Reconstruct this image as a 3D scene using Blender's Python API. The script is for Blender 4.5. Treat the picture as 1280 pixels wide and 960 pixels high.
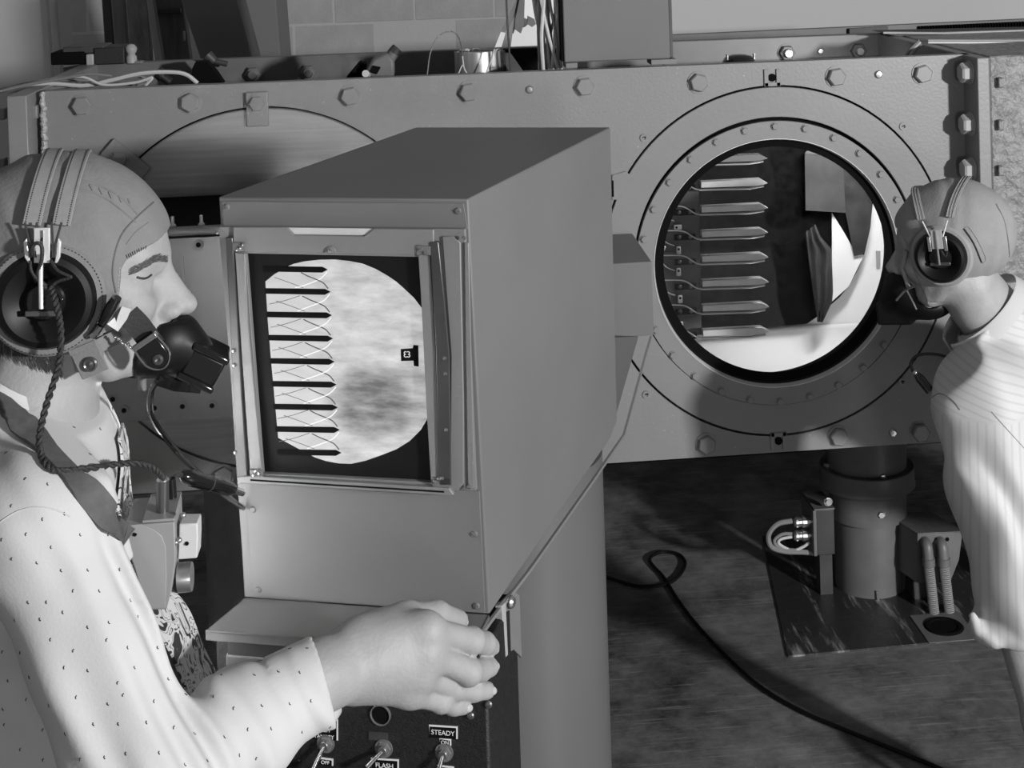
import bpy, bmesh, math, random
import numpy as np
from mathutils import Vector, Matrix, noise
from mathutils.bvhtree import BVHTree

for o in list(bpy.data.objects): bpy.data.objects.remove(o)
SC = bpy.context.scene
COL = SC.collection
R = random.Random(7)
pi = math.pi

# ------------------------------------------------------------------ camera (view camera with a dropped lens board)
F_PX, YAW, PITCH, ROLL = 1850.0, 0.09151, 0.02243, -0.03049
PPX, PPY = 693.3, -64.0
CH = 1.63
_F = Vector((math.sin(YAW)*math.cos(PITCH), math.cos(YAW)*math.cos(PITCH), -math.sin(PITCH)))
_R0 = Vector((math.cos(YAW), -math.sin(YAW), 0)); _U0 = _R0.cross(_F)
_R = _R0*math.cos(ROLL)+_U0*math.sin(ROLL); _U = -_R0*math.sin(ROLL)+_U0*math.cos(ROLL)
cd = bpy.data.cameras.new('camera'); cam = bpy.data.objects.new('camera', cd); COL.objects.link(cam)
cam.matrix_world = Matrix(((_R.x,_U.x,-_F.x,0),(_R.y,_U.y,-_F.y,0),(_R.z,_U.z,-_F.z,CH),(0,0,0,1)))
cd.sensor_width = 36.0; cd.lens = F_PX*36/1280
cd.shift_x = (640-PPX)/1280; cd.shift_y = (PPY-480)/1280
cd.clip_start = 0.05; cd.clip_end = 60
SC.camera = cam
SC.view_settings.view_transform = 'Standard'; SC.view_settings.look = 'None'
SC.view_settings.gamma = 1; SC.view_settings.use_curve_mapping = False
SC.view_settings.exposure = 0.03

# ------------------------------------------------------------------ world and lights
w = bpy.data.worlds.new('room_air'); SC.world = w; w.use_nodes = True
w.node_tree.nodes['Background'].inputs[0].default_value = (1, 1, 1, 1)
w.node_tree.nodes['Background'].inputs[1].default_value = 0.155
def area(name, loc, target, size, power, sy=None):
    l = bpy.data.lights.new(name, 'AREA'); l.energy = power; l.size = size
    if sy: l.shape = 'RECTANGLE'; l.size_y = sy
    o = bpy.data.objects.new(name, l); COL.objects.link(o); o.location = loc
    o.rotation_euler = (Vector(target)-Vector(loc)).to_track_quat('-Z', 'Y').to_euler()
    return o
area('key_flash', (3.0, -1.2, 1.80), (0.15, 2.6, 1.0), 0.22, 235)
area('front_fill', (0.5, -3.2, 1.15), (0.4, 2.8, 0.8), 0.5, 27)
lf = area('low_flash', (-0.17, 2.20, 0.45), (-0.50, 1.66, 1.13), 0.10, 12); lf.data.spread = math.radians(42)
area('tank_lamp', (0.98, 3.17, 1.235), (0.62, 3.6, 0.75), 0.30, 7.5, 0.08)

# ------------------------------------------------------------------ projection helpers: a pixel's ray meets a real plane
CAM = Vector((0, 0, CH))
def ray(x, y): return (x-PPX)*_R-(y-PPY)*_U+F_PX*_F
def at(x, y, Y): d = ray(x, y); return CAM+d*(Y/d.y)
def atz(x, y, z): d = ray(x, y); return CAM+d*((z-CH)/d.z)
def atpl(x, y, P0, N): d = ray(x, y); return CAM+d*((P0-CAM).dot(N)/d.dot(N))

# ------------------------------------------------------------------ materials
def mat(name, g, rough=0.5, metal=0.0, var=0.0, scale=30.0, bump=0.0, bscale=None, stretch=None, spec=0.5, speck=0.0, coat=0.0):
    m = bpy.data.materials.new(name); m.use_nodes = True
    nt = m.node_tree; b = nt.nodes['Principled BSDF']
    b.inputs['Base Color'].default_value = (g, g, g, 1)
    b.inputs['Roughness'].default_value = rough; b.inputs['Metallic'].default_value = metal
    b.inputs['Specular IOR Level'].default_value = spec
    if coat: b.inputs['Coat Weight'].default_value = coat
    tc = nt.nodes.new('ShaderNodeTexCoord'); mp = nt.nodes.new('ShaderNodeMapping')
    nt.links.new(tc.outputs['Object'], mp.inputs[0])
    if stretch: mp.inputs['Scale'].default_value = stretch
    if var or speck:
        n = nt.nodes.new('ShaderNodeTexNoise'); n.inputs['Scale'].default_value = scale; n.inputs['Detail'].default_value = 6
        nt.links.new(mp.outputs[0], n.inputs['Vector'])
        mr = nt.nodes.new('ShaderNodeMapRange'); mr.inputs[1].default_value = 0.3; mr.inputs[2].default_value = 0.7
        mr.inputs[3].default_value = g*(1-var); mr.inputs[4].default_value = g*(1+var)
        nt.links.new(n.outputs[0], mr.inputs[0]); src = mr.outputs[0]
        if speck:
            n2 = nt.nodes.new('ShaderNodeTexVoronoi'); n2.inputs['Scale'].default_value = 70
            nt.links.new(tc.outputs['Object'], n2.inputs['Vector'])
            m2 = nt.nodes.new('ShaderNodeMapRange'); m2.inputs[1].default_value = 0.07; m2.inputs[2].default_value = 0.12
            m2.inputs[3].default_value = speck; m2.inputs[4].default_value = 0
            nt.links.new(n2.outputs['Distance'], m2.inputs[0])
            n3 = nt.nodes.new('ShaderNodeTexNoise'); n3.inputs['Scale'].default_value = 9
            nt.links.new(tc.outputs['Object'], n3.inputs['Vector'])
            m3 = nt.nodes.new('ShaderNodeMapRange'); m3.inputs[1].default_value = 0.5; m3.inputs[2].default_value = 0.62
            nt.links.new(n3.outputs[0], m3.inputs[0])
            mu = nt.nodes.new('ShaderNodeMath'); mu.operation = 'MULTIPLY'
            nt.links.new(m2.outputs[0], mu.inputs[0]); nt.links.new(m3.outputs[0], mu.inputs[1])
            ad = nt.nodes.new('ShaderNodeMath'); ad.operation = 'ADD'
            nt.links.new(src, ad.inputs[0]); nt.links.new(mu.outputs[0], ad.inputs[1]); src = ad.outputs[0]
        cb = nt.nodes.new('ShaderNodeCombineColor')
        for i in range(3): nt.links.new(src, cb.inputs[i])
        nt.links.new(cb.outputs[0], b.inputs['Base Color'])
    if bump:
        nb = nt.nodes.new('ShaderNodeTexNoise'); nb.inputs['Scale'].default_value = bscale or scale; nb.inputs['Detail'].default_value = 5
        nt.links.new(mp.outputs[0], nb.inputs['Vector'])
        bp = nt.nodes.new('ShaderNodeBump'); bp.inputs['Strength'].default_value = bump; bp.inputs['Distance'].default_value = 0.01
        nt.links.new(nb.outputs[0], bp.inputs['Height']); nt.links.new(bp.outputs[0], b.inputs['Normal'])
    return m
M = {}
M['plate'] = mat('tank_paint', 0.215, 0.42, var=0.06, scale=6, bump=0.05, bscale=160, speck=0.18)
M['ring'] = mat('ring_paint', 0.215, 0.38, var=0.05, scale=8, bump=0.03, bscale=120)
M['brushed'] = mat('brushed_steel', 0.30, 0.38, metal=0.6, var=0.12, scale=6, stretch=(1, 1, 22), bump=0.04)
M['bolt'] = mat('bolt_steel', 0.22, 0.38, var=0.1)
M['cast'] = mat('rough_cast', 0.22, 0.42, var=0.25, scale=40, bump=0.9, bscale=55)
M['box'] = mat('viewer_enamel', 0.155, 0.48, var=0.05, scale=5, bump=0.015, bscale=300, spec=0.25)
M['frame'] = mat('frame_metal', 0.205, 0.42, metal=0.1, var=0.05, scale=9)
M['strip'] = mat('strip_steel', 0.09, 0.28, metal=0.5, var=0.15, scale=12)
M['chrome'] = mat('chrome', 0.75, 0.15, metal=1)
M['steel'] = mat('bare_steel', 0.5, 0.3, metal=0.9, var=0.1, scale=20)
M['brightmetal'] = mat('bright_metal', 0.70, 0.35, metal=0.3, var=0.05)
M['black'] = mat('black_void', 0.005, 0.9, spec=0.08)
M['blackpaint'] = mat('black_crackle', 0.013, 0.5, var=0.4, scale=200, bump=0.25, bscale=500)
M['rubber'] = mat('black_rubber', 0.005, 0.45, spec=0.25)
M['bakelite'] = mat('bakelite', 0.008, 0.12, coat=0.5)
M['dark'] = mat('dark_steel', 0.045, 0.5, var=0.3, scale=15)
M['mid'] = mat('mid_steel', 0.135, 0.45, var=0.15, scale=12)
M['grey'] = mat('grey_paint', 0.17, 0.45, var=0.06)
M['lgrey'] = mat('light_grey', 0.35, 0.5, var=0.06)
M['white'] = mat('white_board', 0.88, 0.6)
M['chalk'] = mat('white_interior', 0.90, 0.7)
M['block'] = mat('concrete_block', 0.54, 0.85, var=0.08, scale=12, bump=0.2, bscale=90)
M['wood'] = mat('old_wood', 0.15, 0.7, var=0.35, scale=4, stretch=(8, 8, 1))
M['leather'] = mat('band_leather', 0.24, 0.55, var=0.08, scale=60, bump=0.08)
M['stitch'] = mat('dark_stitch', 0.02, 0.9)
M['lstitch'] = mat('light_stitch', 0.45, 0.9)
M['helmet'] = mat('helmet_twill', 0.185, 0.85, var=0.07, scale=40, bump=0.12, bscale=260)
M['helmet2'] = mat('helmet_poplin', 0.27, 0.8, var=0.06, scale=40, bump=0.12, bscale=260)
M['skin'] = mat('skin', 0.31, 0.58, var=0.05, scale=45, bump=0.10, bscale=220)
M['skin2'] = mat('tanned_skin', 0.33, 0.5, var=0.08, scale=45, bump=0.08, bscale=220)
M['hair'] = mat('dark_hair', 0.03, 0.6)
M['strap'] = mat('shoulder_webbing', 0.085, 0.7, var=0.15, scale=90, bump=0.1)
M['web'] = mat('mask_webbing', 0.02, 0.6, bump=0.1, bscale=300)
M['chestbox'] = mat('chest_box_grey', 0.26, 0.42, var=0.03)
M['chestbox2'] = mat('chest_box_cream', 0.55, 0.45)
M['cord'] = mat('braided_cord', 0.025, 0.6, bump=0.3, bscale=500)
M['wire'] = mat('pale_wire', 0.52, 0.5)
M['dwire'] = mat('grey_wire', 0.2, 0.5)
M['trouser'] = mat('dark_trousers', 0.03, 0.85)
M['ink'] = mat('ink', 0.012, 0.8)
M['letter'] = mat('engraved_white', 0.75, 0.6)
M['floor'] = None

# ------------------------------------------------------------------ objects
WP = {}; WM = {}
def wp(o): return WP[o.name] if o else Vector((0, 0, 0))
def thing(name, label, cat, loc, group=None, kind=None):
    o = bpy.data.objects.new(name, None); COL.objects.link(o); o.location = loc; o.empty_display_size = 0.05
    o['label'] = label
    if cat: o['category'] = cat
    if group: o['group'] = group
    if kind: o['kind'] = kind
    WP[o.name] = Vector(loc); return o
def tag(o, label, cat, group=None, kind=None):
    o['label'] = label; o['category'] = cat
    if group: o['group'] = group
    if kind: o['kind'] = kind
    return o
def link(name, me, parent, pos, rot=None, bevel=0, label=None):
    o = bpy.data.objects.new(name, me); COL.objects.link(o)
    if parent: o.parent = parent
    if rot is not None: o.rotation_euler = rot
    wm = Matrix.Translation(Vector(pos)) @ (rot.to_matrix().to_4x4() if rot is not None else Matrix.Identity(4)); WM[o.name] = wm
    if parent and parent.name in WM:
        lm = WM[parent.name].inverted() @ wm; o.location = lm.translation; o.rotation_euler = lm.to_euler()
    else: o.location = Vector(pos)-wp(parent)
    WP[o.name] = Vector(pos)
    if bevel:
        b = o.modifiers.new('edge', 'BEVEL'); b.width = bevel; b.segments = 2; b.limit_method = 'ANGLE'; b.angle_limit = 0.6
    if label: o['label'] = label
    return o
def basis(z):
    z = Vector(z).normalized(); a = Vector((0, 0, 1)) if abs(z.z) < 0.9 else Vector((1, 0, 0))
    x = a.cross(z).normalized(); return x, z.cross(x), z

class MB:
    def __init__(s): s.v = []; s.f = []
    def add(s, vs, fs):
        n = len(s.v); s.v += [Vector(v) for v in vs]; s.f += [tuple(i+n for i in f) for f in fs]; return s
    def box(s, c, size, ax=None):
        X, Y, Z = ax if ax else (Vector((1,0,0)), Vector((0,1,0)), Vector((0,0,1)))
        c = Vector(c); a, b, d = size[0]/2, size[1]/2, size[2]/2
        vs = [c+X*(a*i)+Y*(b*j)+Z*(d*k) for k in (-1,1) for j in (-1,1) for i in (-1,1)]
        return s.add(vs, [(0,2,3,1),(4,5,7,6),(0,1,5,4),(2,6,7,3),(0,4,6,2),(1,3,7,5)])
    def prism(s, poly, off):            # polygon of 3D points, extruded along off
        poly = [Vector(p) for p in poly]; off = Vector(off); n = len(poly)
        nr = Vector((0,0,0))
        for i in range(n): nr += poly[i].cross(poly[(i+1) % n])
        if nr.dot(off) > 0: poly = poly[::-1]
        vs = poly+[p+off for p in poly]
        return s.add(vs, [tuple(range(n)), tuple(range(2*n-1, n-1, -1))]+[(i, i+n, (i+1) % n+n, (i+1) % n) for i in range(n)])
    def cyl(s, a, b, ra, rb=None, seg=24, cap=True):
        a, b = Vector(a), Vector(b); rb = ra if rb is None else rb; x, y, z = basis(b-a)
        vs = [a+(x*math.cos(t)+y*math.sin(t))*ra for t in [2*pi*i/seg for i in range(seg)]]
        vs += [b+(x*math.cos(t)+y*math.sin(t))*rb for t in [2*pi*i/seg for i in range(seg)]]
        fs = [(i, (i+1) % seg, (i+1) % seg+seg, i+seg) for i in range(seg)]
        if cap: fs += [tuple(range(seg-1, -1, -1)), tuple(range(seg, 2*seg))]
        return s.add(vs, fs)
    def lathe(s, c, axis, prof, seg=48, a0=0, a1=2*pi):   # prof: (radius, height along axis)
        c = Vector(c); x, y, z = basis(axis); full = abs(a1-a0-2*pi) < 1e-6; ns = seg if full else seg+1
        vs = []
        for r, h in prof:
            for i in range(ns):
                t = a0+(a1-a0)*i/seg; vs.append(c+(x*math.cos(t)+y*math.sin(t))*r+z*h)
        fs = []
        for j in range(len(prof)-1):
            for i in range(seg):
                k = (i+1) % ns; fs.append((j*ns+i, j*ns+k, (j+1)*ns+k, (j+1)*ns+i))
        return s.add(vs, fs)
    def tube(s, pts, r, seg=8, cap=True, flat=None, up=None):
        pts = [Vector(p) for p in pts]; n = len(pts); vs = []; px = None
        for i, p in enumerate(pts):
            t = (pts[min(i+1, n-1)]-pts[max(i-1, 0)]).normalized()
            if up is not None: px = (Vector(up)-t*t.dot(Vector(up))).normalized()
            elif px is None: px = basis(t)[0]
            else: px = (px-t*t.dot(px)).normalized()
            py = t.cross(px); rr = r[i] if isinstance(r, (list, tuple)) else r
            fl = flat if flat else 1.0
            for k in range(seg):
                a = 2*pi*(k+0.5)/seg; vs.append(p+px*math.cos(a)*rr+py*math.sin(a)*rr*fl)
        fs = [(i*seg+k, i*seg+(k+1) % seg, (i+1)*seg+(k+1) % seg, (i+1)*seg+k) for i in range(n-1) for k in range(seg)]
        if cap: fs += [tuple(range(seg-1, -1, -1)), tuple(range((n-1)*seg, n*seg))]
        return s.add(vs, fs)
    def strap(s, pts, nrm, wid, th):    # flat band: normals give the outside
        pts = [Vector(p) for p in pts]; n = len(pts); vs = []
        for i, p in enumerate(pts):
            t = (pts[min(i+1, n-1)]-pts[max(i-1, 0)]).normalized(); nn = Vector(nrm[i]) if isinstance(nrm, list) else Vector(nrm)
            nn = (nn-t*t.dot(nn)).normalized(); sd = t.cross(nn); ww = wid[i] if isinstance(wid, (list, tuple)) else wid
            vs += [p-sd*ww/2, p+sd*ww/2, p+sd*ww/2+nn*th, p-sd*ww/2+nn*th]
        fs = [(i*4+k, i*4+(k+1) % 4, i*4+4+(k+1) % 4, i*4+4+k) for i in range(n-1) for k in range(4)]
        fs += [(3, 2, 1, 0), tuple(range(n*4-4, n*4))]
        return s.add(vs, fs)
    def sphere(s, c, r, seg=16, rings=10, sc=(1,1,1)):
        c = Vector(c); vs = [c+Vector((0,0,r*sc[2]))]
        for j in range(1, rings):
            a = pi*j/rings
            for i in range(seg):
                t = 2*pi*i/seg; vs.append(c+Vector((r*sc[0]*math.sin(a)*math.cos(t), r*sc[1]*math.sin(a)*math.sin(t), r*sc[2]*math.cos(a))))
        vs.append(c-Vector((0,0,r*sc[2]))); L = len(vs)-1
        fs = [(0, 1+i, 1+(i+1) % seg) for i in range(seg)]
        for j in range(rings-2):
            for i in range(seg): fs.append((1+j*seg+i, 1+(j+1)*seg+i, 1+(j+1)*seg+(i+1) % seg, 1+j*seg+(i+1) % seg))
        fs += [(L, L-seg+(i+1) % seg, L-seg+i) for i in range(seg)]
        return s.add(vs, fs)
    def ringplate(s, c, axis, ri, ro, h0, h1, seg=96):
        return s.lathe(c, axis, [(ri, h0), (ro, h0), (ro, h1), (ri, h1), (ri, h0)], seg)
    def mesh(s, name, m, c=None, sharp=0.6):
        me = bpy.data.meshes.new(name)
        if c is None:
            lo = [min(v[i] for v in s.v) for i in range(3)]; hi = [max(v[i] for v in s.v) for i in range(3)]
            c = Vector([(lo[i]+hi[i])/2 for i in range(3)])
        me.from_pydata([tuple(v-c) for v in s.v], [], s.f); me.materials.append(m)
        bm = bmesh.new(); bm.from_mesh(me); bmesh.ops.recalc_face_normals(bm, faces=bm.faces); bm.to_mesh(me); bm.free()
        me.polygons.foreach_set('use_smooth', [True]*len(me.polygons)); me.set_sharp_from_angle(angle=sharp)
        return me, c
    def build(s, name, m, parent=None, bevel=0, label=None, sharp=0.6):
        me, c = s.mesh(name, m, None, sharp)
        return link(name, me, parent, c, None, bevel, label)
def crom(pts, n=8):                     # Catmull-Rom through points
    P = [Vector(p) for p in pts]; P = [P[0]*2-P[1]]+P+[P[-1]*2-P[-2]]; out = []
    for i in range(1, len(P)-2):
        for k in range(n):
            t = k/n; a, b, c, d = P[i-1], P[i], P[i+1], P[i+2]
            out.append(0.5*((2*b)+(c-a)*t+(2*a-5*b+4*c-d)*t*t+(3*b-a-3*c+d)*t**3))
    out.append(P[-2]); return out
def struct(o): o['kind'] = 'structure'; return o
def rotz_to(d):                          # euler that turns +Z onto d
    return Vector(d).to_track_quat('Z', 'Y').to_euler()
def hexbolt(r, h, m, name='bolt', spin=0.0, dome=0.25):
    b = MB(); pr = []
    for (rr, hh, hx) in ((r, 0, 1), (r, h*0.8, 1)):
        pr.append([Vector((rr*math.cos(spin+pi*i/3), rr*math.sin(spin+pi*i/3), hh)) for i in range(6)])
    top = [Vector((r*0.86*math.cos(spin+pi*i/3), r*0.86*math.sin(spin+pi*i/3), h)) for i in range(6)]
    b.v = pr[0]+pr[1]+top
    b.f = [(i, (i+1) % 6, (i+1) % 6+6, i+6) for i in range(6)]+[(i+6, (i+1) % 6+6, (i+1) % 6+12, i+12) for i in range(6)]+[tuple(range(12, 18)), tuple(range(5, -1, -1))]
    b.ringplate((0, 0, -0.0005), (0, 0, 1), 0.0, r*1.18, 0, 0.0025, 24)
    return b.mesh(name, m, Vector((0, 0, 0)), 0.4)[0]
def capscrew(r, m, name='screw'):
    b = MB(); b.lathe((0,0,0), (0,0,1), [(r, 0), (r, r*0.35), (r*0.75, r*0.7), (0.0001, r*0.8)], 14)
    b.box((0, 0, r*0.8), (r*1.6, r*0.22, r*0.12))
    return b.mesh(name, m, Vector((0, 0, 0)), 0.6)[0]
# ================================================================== SETTING
def floor_mat():
    m = mat('worn_floor', 0.05, 0.45, bump=0.15, bscale=25); nt = m.node_tree; b = nt.nodes['Principled BSDF']
    tc = nt.nodes.new('ShaderNodeTexCoord')
    n = nt.nodes.new('ShaderNodeTexNoise'); n.inputs['Scale'].default_value = 5.5; n.inputs['Detail'].default_value = 12; n.inputs['Roughness'].default_value = 0.74
    nt.links.new(tc.outputs['Object'], n.inputs['Vector'])
    r = nt.nodes.new('ShaderNodeValToRGB'); e = r.color_ramp.elements
    e[0].position = 0.33; e[0].color = (0.032, 0.032, 0.032, 1); e[1].position = 0.70; e[1].color = (0.23, 0.23, 0.23, 1)
    nt.links.new(n.outputs[0], r.inputs[0])
    col = r.outputs[0]
    for ang, sc, th in ((0.5, 5, 0.70), (-0.9, 6, 0.71), (0.15, 9, 0.71)):       # scratches dragged over the floor
        mp = nt.nodes.new('ShaderNodeMapping'); mp.inputs['Rotation'].default_value = (0, 0, ang); mp.inputs['Scale'].default_value = (1.2, 26, 1)
        nt.links.new(tc.outputs['Object'], mp.inputs[0])
        s = nt.nodes.new('ShaderNodeTexNoise'); s.inputs['Scale'].default_value = sc; s.inputs['Detail'].default_value = 3; nt.links.new(mp.outputs[0], s.inputs['Vector'])
        q = nt.nodes.new('ShaderNodeMapRange'); q.inputs[1].default_value = th-0.08; q.inputs[2].default_value = th; q.inputs[4].default_value = 0.45
        nt.links.new(s.outputs[0], q.inputs[0])
        mx = nt.nodes.new('ShaderNodeMix'); mx.data_type = 'RGBA'; nt.links.new(q.outputs[0], mx.inputs[0]); nt.links.new(col, mx.inputs[6]); mx.inputs[7].default_value = (0.3, 0.3, 0.3, 1)
        col = mx.outputs[2]
    nt.links.new(col, b.inputs['Base Color']); return m
M['floor'] = floor_mat()
struct(MB().box((0.6, 3.4, -0.05), (8, 8.4, 0.1)).build('floor', M['floor']))['label'] = 'dark worn workshop floor with pale scuffs'
# far wall of big concrete blocks, laid one by one with recessed joints
WY = 7.0
wall = struct(MB().box((0.2, WY+0.16, 1.6), (9.0, 0.2, 3.2)).build('wall_back', mat('mortar', 0.66, 0.9, bump=0.2, bscale=60)))
wall['label'] = 'pale concrete block wall at the far end of the room'
bw, bh = 0.379, 0.195
o31 = at(417, 31, WY)
blk = MB().box((0, 0, 0), (bw-0.007, 0.06, bh-0.007)).mesh('block', M['block'], Vector((0,0,0)))[0]
for row in range(-2, 4):
    for k in range(-7, 6):
        x = o31.x+(k+0.5)*bw+(0 if row % 2 == 0 else bw/2); z = o31.z+bh/2+row*bh
        link('block', blk, wall, (x, WY+0.0885+R.uniform(0, 0.002), z), None, 0.004)
# added dark sheet standing in for the shade behind and below the tank
pt = struct(MB().box((0.9, 4.35, 0.50), (3.6, 0.06, 1.0)).build('shade_backdrop', mat('shade_black', 0.012, 0.9)))
pt['label'] = 'dark sheet added for the deep shade behind the tank pedestals'

def pxbox(x0, y0, x1, y1, Y, dep, name, m, parent=None, bevel=0.003):
    a = at(x0, y0, Y); b = at(x1, y1, Y); c = (a+b)/2
    return MB().box((c.x, Y+dep/2, c.z), (abs(b.x-a.x), dep, abs(a.z-b.z))).build(name, m, parent, bevel)
# things against the far wall, upper left
def backpiece(name, label, cat, poly, Y, dep, m, group=None):
    o = MB().prism([at(x, y, Y) for x, y in poly], (0, dep, 0)).build(name, m, None, 0.004); tag(o, label, cat, group); return o
def drop(Y, x, y0=-60):  # bottom of a tall background piece resting on the floor
    p = at(x, y0, Y); return p
def tall(name, label, cat, xt0, xt1, xb0, xb1, Y, dep, m, group=None):
    # leaning or upright piece: pixel x at y=0 and at y=90, carried on down to the floor and up
    def P(xa, xb, z):
        p, q = at(xa, 0, Y), at(xb, 90, Y); t = (z-p.z)/(q.z-p.z); return Vector((p.x+(q.x-p.x)*t, Y, z))
    o = MB().prism([P(xt0, xb0, 1.9), P(xt1, xb1, 1.9), P(xt1, xb1, 0.0), P(xt0, xb0, 0.0)], (0, dep, 0)).build(name, m, None, 0.004)
    tag(o, label, cat, group); return o
tall('plaster_column', 'broad pale plastered column at the far upper corner behind the tank', 'column', -40, 58, -34, 64, 6.0, 0.4, mat('plaster', 0.60, 0.85, var=0.05, scale=3))
tall('wall_pipe', 'thin pale pipe standing beside the plastered column', 'pipe', 61, 69, 68, 76, 5.9, 0.035, mat('pipe_paint', 0.42, 0.5))
tall('dark_post', 'narrow blackened post behind the black tray', 'post', 127, 138, 133, 146, 5.6, 0.08, M['dark'])
tall('wooden_plank', 'upright brown plank next to the blackened post', 'plank', 139, 154, 146, 162, 5.5, 0.05, mat('plank_grey', 0.22, 0.7, var=0.25, scale=4, stretch=(8, 8, 1)))
tall('knotty_plank', 'broad knotty plank in the middle of the stacked timber', 'plank', 157, 184, 164, 190, 5.4, 0.05, mat('plank_knots', 0.20, 0.7, var=0.45, scale=9, stretch=(3, 3, 1)))
tall('timber_stud', 'slim pale timber stud leaning beside the knotty plank', 'plank', 183, 191, 195, 206, 5.3, 0.05, mat('plank_pale', 0.32, 0.7, var=0.2, scale=4, stretch=(8, 8, 1)))
tall('cupboard_door', 'dark wooden cupboard door with a small pull and crossbar', 'cupboard', 193, 228, 205, 240, 5.6, 0.06, M['wood'])
cdn = bpy.data.objects['cupboard_door']
pxbox(190, 12, 226, 17, 5.57, 0.03, 'crossbar', M['dark'], cdn); pxbox(228, 39, 231, 52, 5.57, 0.02, 'pull', M['lgrey'], cdn)
tall('machine_cover', 'dark grey tapered cover leaning before the block wall', 'cover', 226, 296, 256, 320, 5.2, 0.25, mat('cover_cloth', 0.14, 0.85, var=0.1, scale=5))
tall('grey_locker', 'grey narrow locker between the tapered cover and the bare blocks', 'locker', 296, 345, 300, 352, 6.2, 0.5, mat('locker_grey', 0.22, 0.6))
# black tray with cream tab on the tank rim
t = thing('black_tray', 'black oblong tray with a cream tab on the far tank rim', 'tray', at(110, 82, 3.70))
pxbox(63, 66, 106, 80, 3.62, 0.10, 'body', M['black'], t); pxbox(117, 60, 156, 80, 3.62, 0.10, 'end_block', M['blackpaint'], t)
pxbox(107, 68, 117, 82, 3.615, 0.10, 'tab', M['lgrey'], t); pxbox(78, 59, 130, 66, 3.625, 0.10, 'lid', M['dark'], t)
v = thing('glass_valve', 'small grey glass bulb beside the black tray', 'valve', at(163, 80, 3.64))
g = at(164, 67, 3.64); MB().lathe(g-Vector((0,0,0.022)), (0,0,1), [(0.0001,0),(0.013,0),(0.013,0.014),(0.009,0.02),(0.014,0.03),(0.014,0.036),(0.008,0.044),(0.0001,0.046)], 20).build('bulb', M['lgrey'], v)
pxbox(158, 77, 178, 80, 3.63, 0.03, 'foot', M['grey'], v)

# ================================================================== TANK
PY = 3.05; ZT, ZB = CH-0.322, CH-1.148
CXR, CXL, CZ = 0.7305, -0.332, CH-0.742
RO = 0.372
XL = at(57, 160, PY).x; XR = 1.162
tank = thing('wind_tunnel_tank', 'long grey bolted steel tank with two round windows behind the men', 'tank', (0.3, 3.3, 0.45))
def plate_mesh():
    b = MB(); H = 0.398; N = 96; th = 0.03
    def hole(cx):
        vs = []; fs = []
        for i in range(N):
            a = 2*pi*i/N; c, s = math.cos(a), math.sin(a); k = H/max(abs(c), abs(s))
            vs += [(cx+RO*c, PY, CZ+RO*s), (cx+k*c, PY, CZ+k*s), (cx+RO*c, PY+th, CZ+RO*s), (cx+k*c, PY+th, CZ+k*s)]
        for i in range(N):
            j = (i+1) % N; fs += [(4*i, 4*i+1, 4*j+1, 4*j), (4*i+2, 4*j+2, 4*j+3, 4*i+3), (4*i, 4*j, 4*j+2, 4*i+2)]
        b.add(vs, fs)
    hole(CXR); hole(CXL)
    def rect(x0, x1, z0, z1):
        b.add([(x0,PY,z0),(x1,PY,z0),(x1,PY,z1),(x0,PY,z1)], [(0,1,2,3)]); b.add([(x0,PY+th,z0),(x1,PY+th,z0),(x1,PY+th,z1),(x0,PY+th,z1)], [(3,2,1,0)])
    rect(XL, XR, CZ+H, ZT); rect(XL, XR, ZB, CZ-H)
    rect(XL, CXL-H, CZ-H, CZ+H); rect(CXL+H, CXR-H, CZ-H, CZ+H); rect(CXR+H, XR, CZ-H, CZ+H)
    b.add([(XL,PY,ZT),(XR,PY,ZT),(XR,PY+th,ZT),(XL,PY+th,ZT)], [(0,1,2,3)]); b.add([(XL,PY,ZB),(XR,PY,ZB),(XR,PY+th,ZB),(XL,PY+th,ZB)], [(3,2,1,0)])
    b.add([(XL,PY,ZB),(XL,PY+th,ZB),(XL,PY+th,ZT),(XL,PY,ZT)], [(0,1,2,3)])
    return b
b = plate_mesh(); me = bpy.data.meshes.new('front_plate'); me.from_pydata([tuple(v) for v in b.v], [], b.f); me.materials.append(M['plate'])
link('front_plate', me, tank, (0, 0, 0))
MB().box(((XL+XR)/2, PY+0.60, CH-0.322-0.41), (XR-XL+0.2, 0.03, 0.82)).build('rear_plate', M['mid'], tank, 0.002)
MB().box(((XL+XR)/2, PY+0.31, ZB+0.015), (XR-XL, 0.58, 0.03)).build('bottom_plate', M['dark'], tank)
pt_ = MB().box((0.2, PY+0.31, ZT-0.05), (0.03, 0.54, 0.08)).build('cross_tie', M['mid'], tank)
hb = hexbolt(0.0200, 0.013, M['bolt']); hs = hexbolt(0.0095, 0.006, M['bolt'], 'stud'); hr = hexbolt(0.0076, 0.006, M['bolt'], 'ring_bolt')
dirF = Vector((0, -1, 0))
def placed(mesh, name, parent, pos, d=dirF, spin=0.0):
    e = (Vector(d).to_track_quat('Z', 'Y').to_matrix() @ Matrix.Rotation(spin, 3, 'Z')).to_euler(); return link(name, mesh, parent, pos, e)
for x, y in [(103,132),(238,128),(438,120),(586,115),(731,108),(873,103),(1045,96),(1153,92),(883,555),(1048,545),(1150,540),(280,594),(690,567),(500,578)]:
    placed(hb, 'bolt', tank, at(x, y, PY), spin=R.uniform(0, 1))
sc_round = MB().lathe((0,0,0), (0,0,1), [(0.0085,0),(0.0085,0.002),(0.006,0.005),(0.0001,0.0055)], 18).mesh('rivet', M['steel'], Vector((0,0,0)))[0]
for x, y in [(662,112),(1098,93),(1116,541),(1212,520)]: placed(sc_round, 'rivet', tank, at(x, y, PY))
holem = MB()
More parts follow.
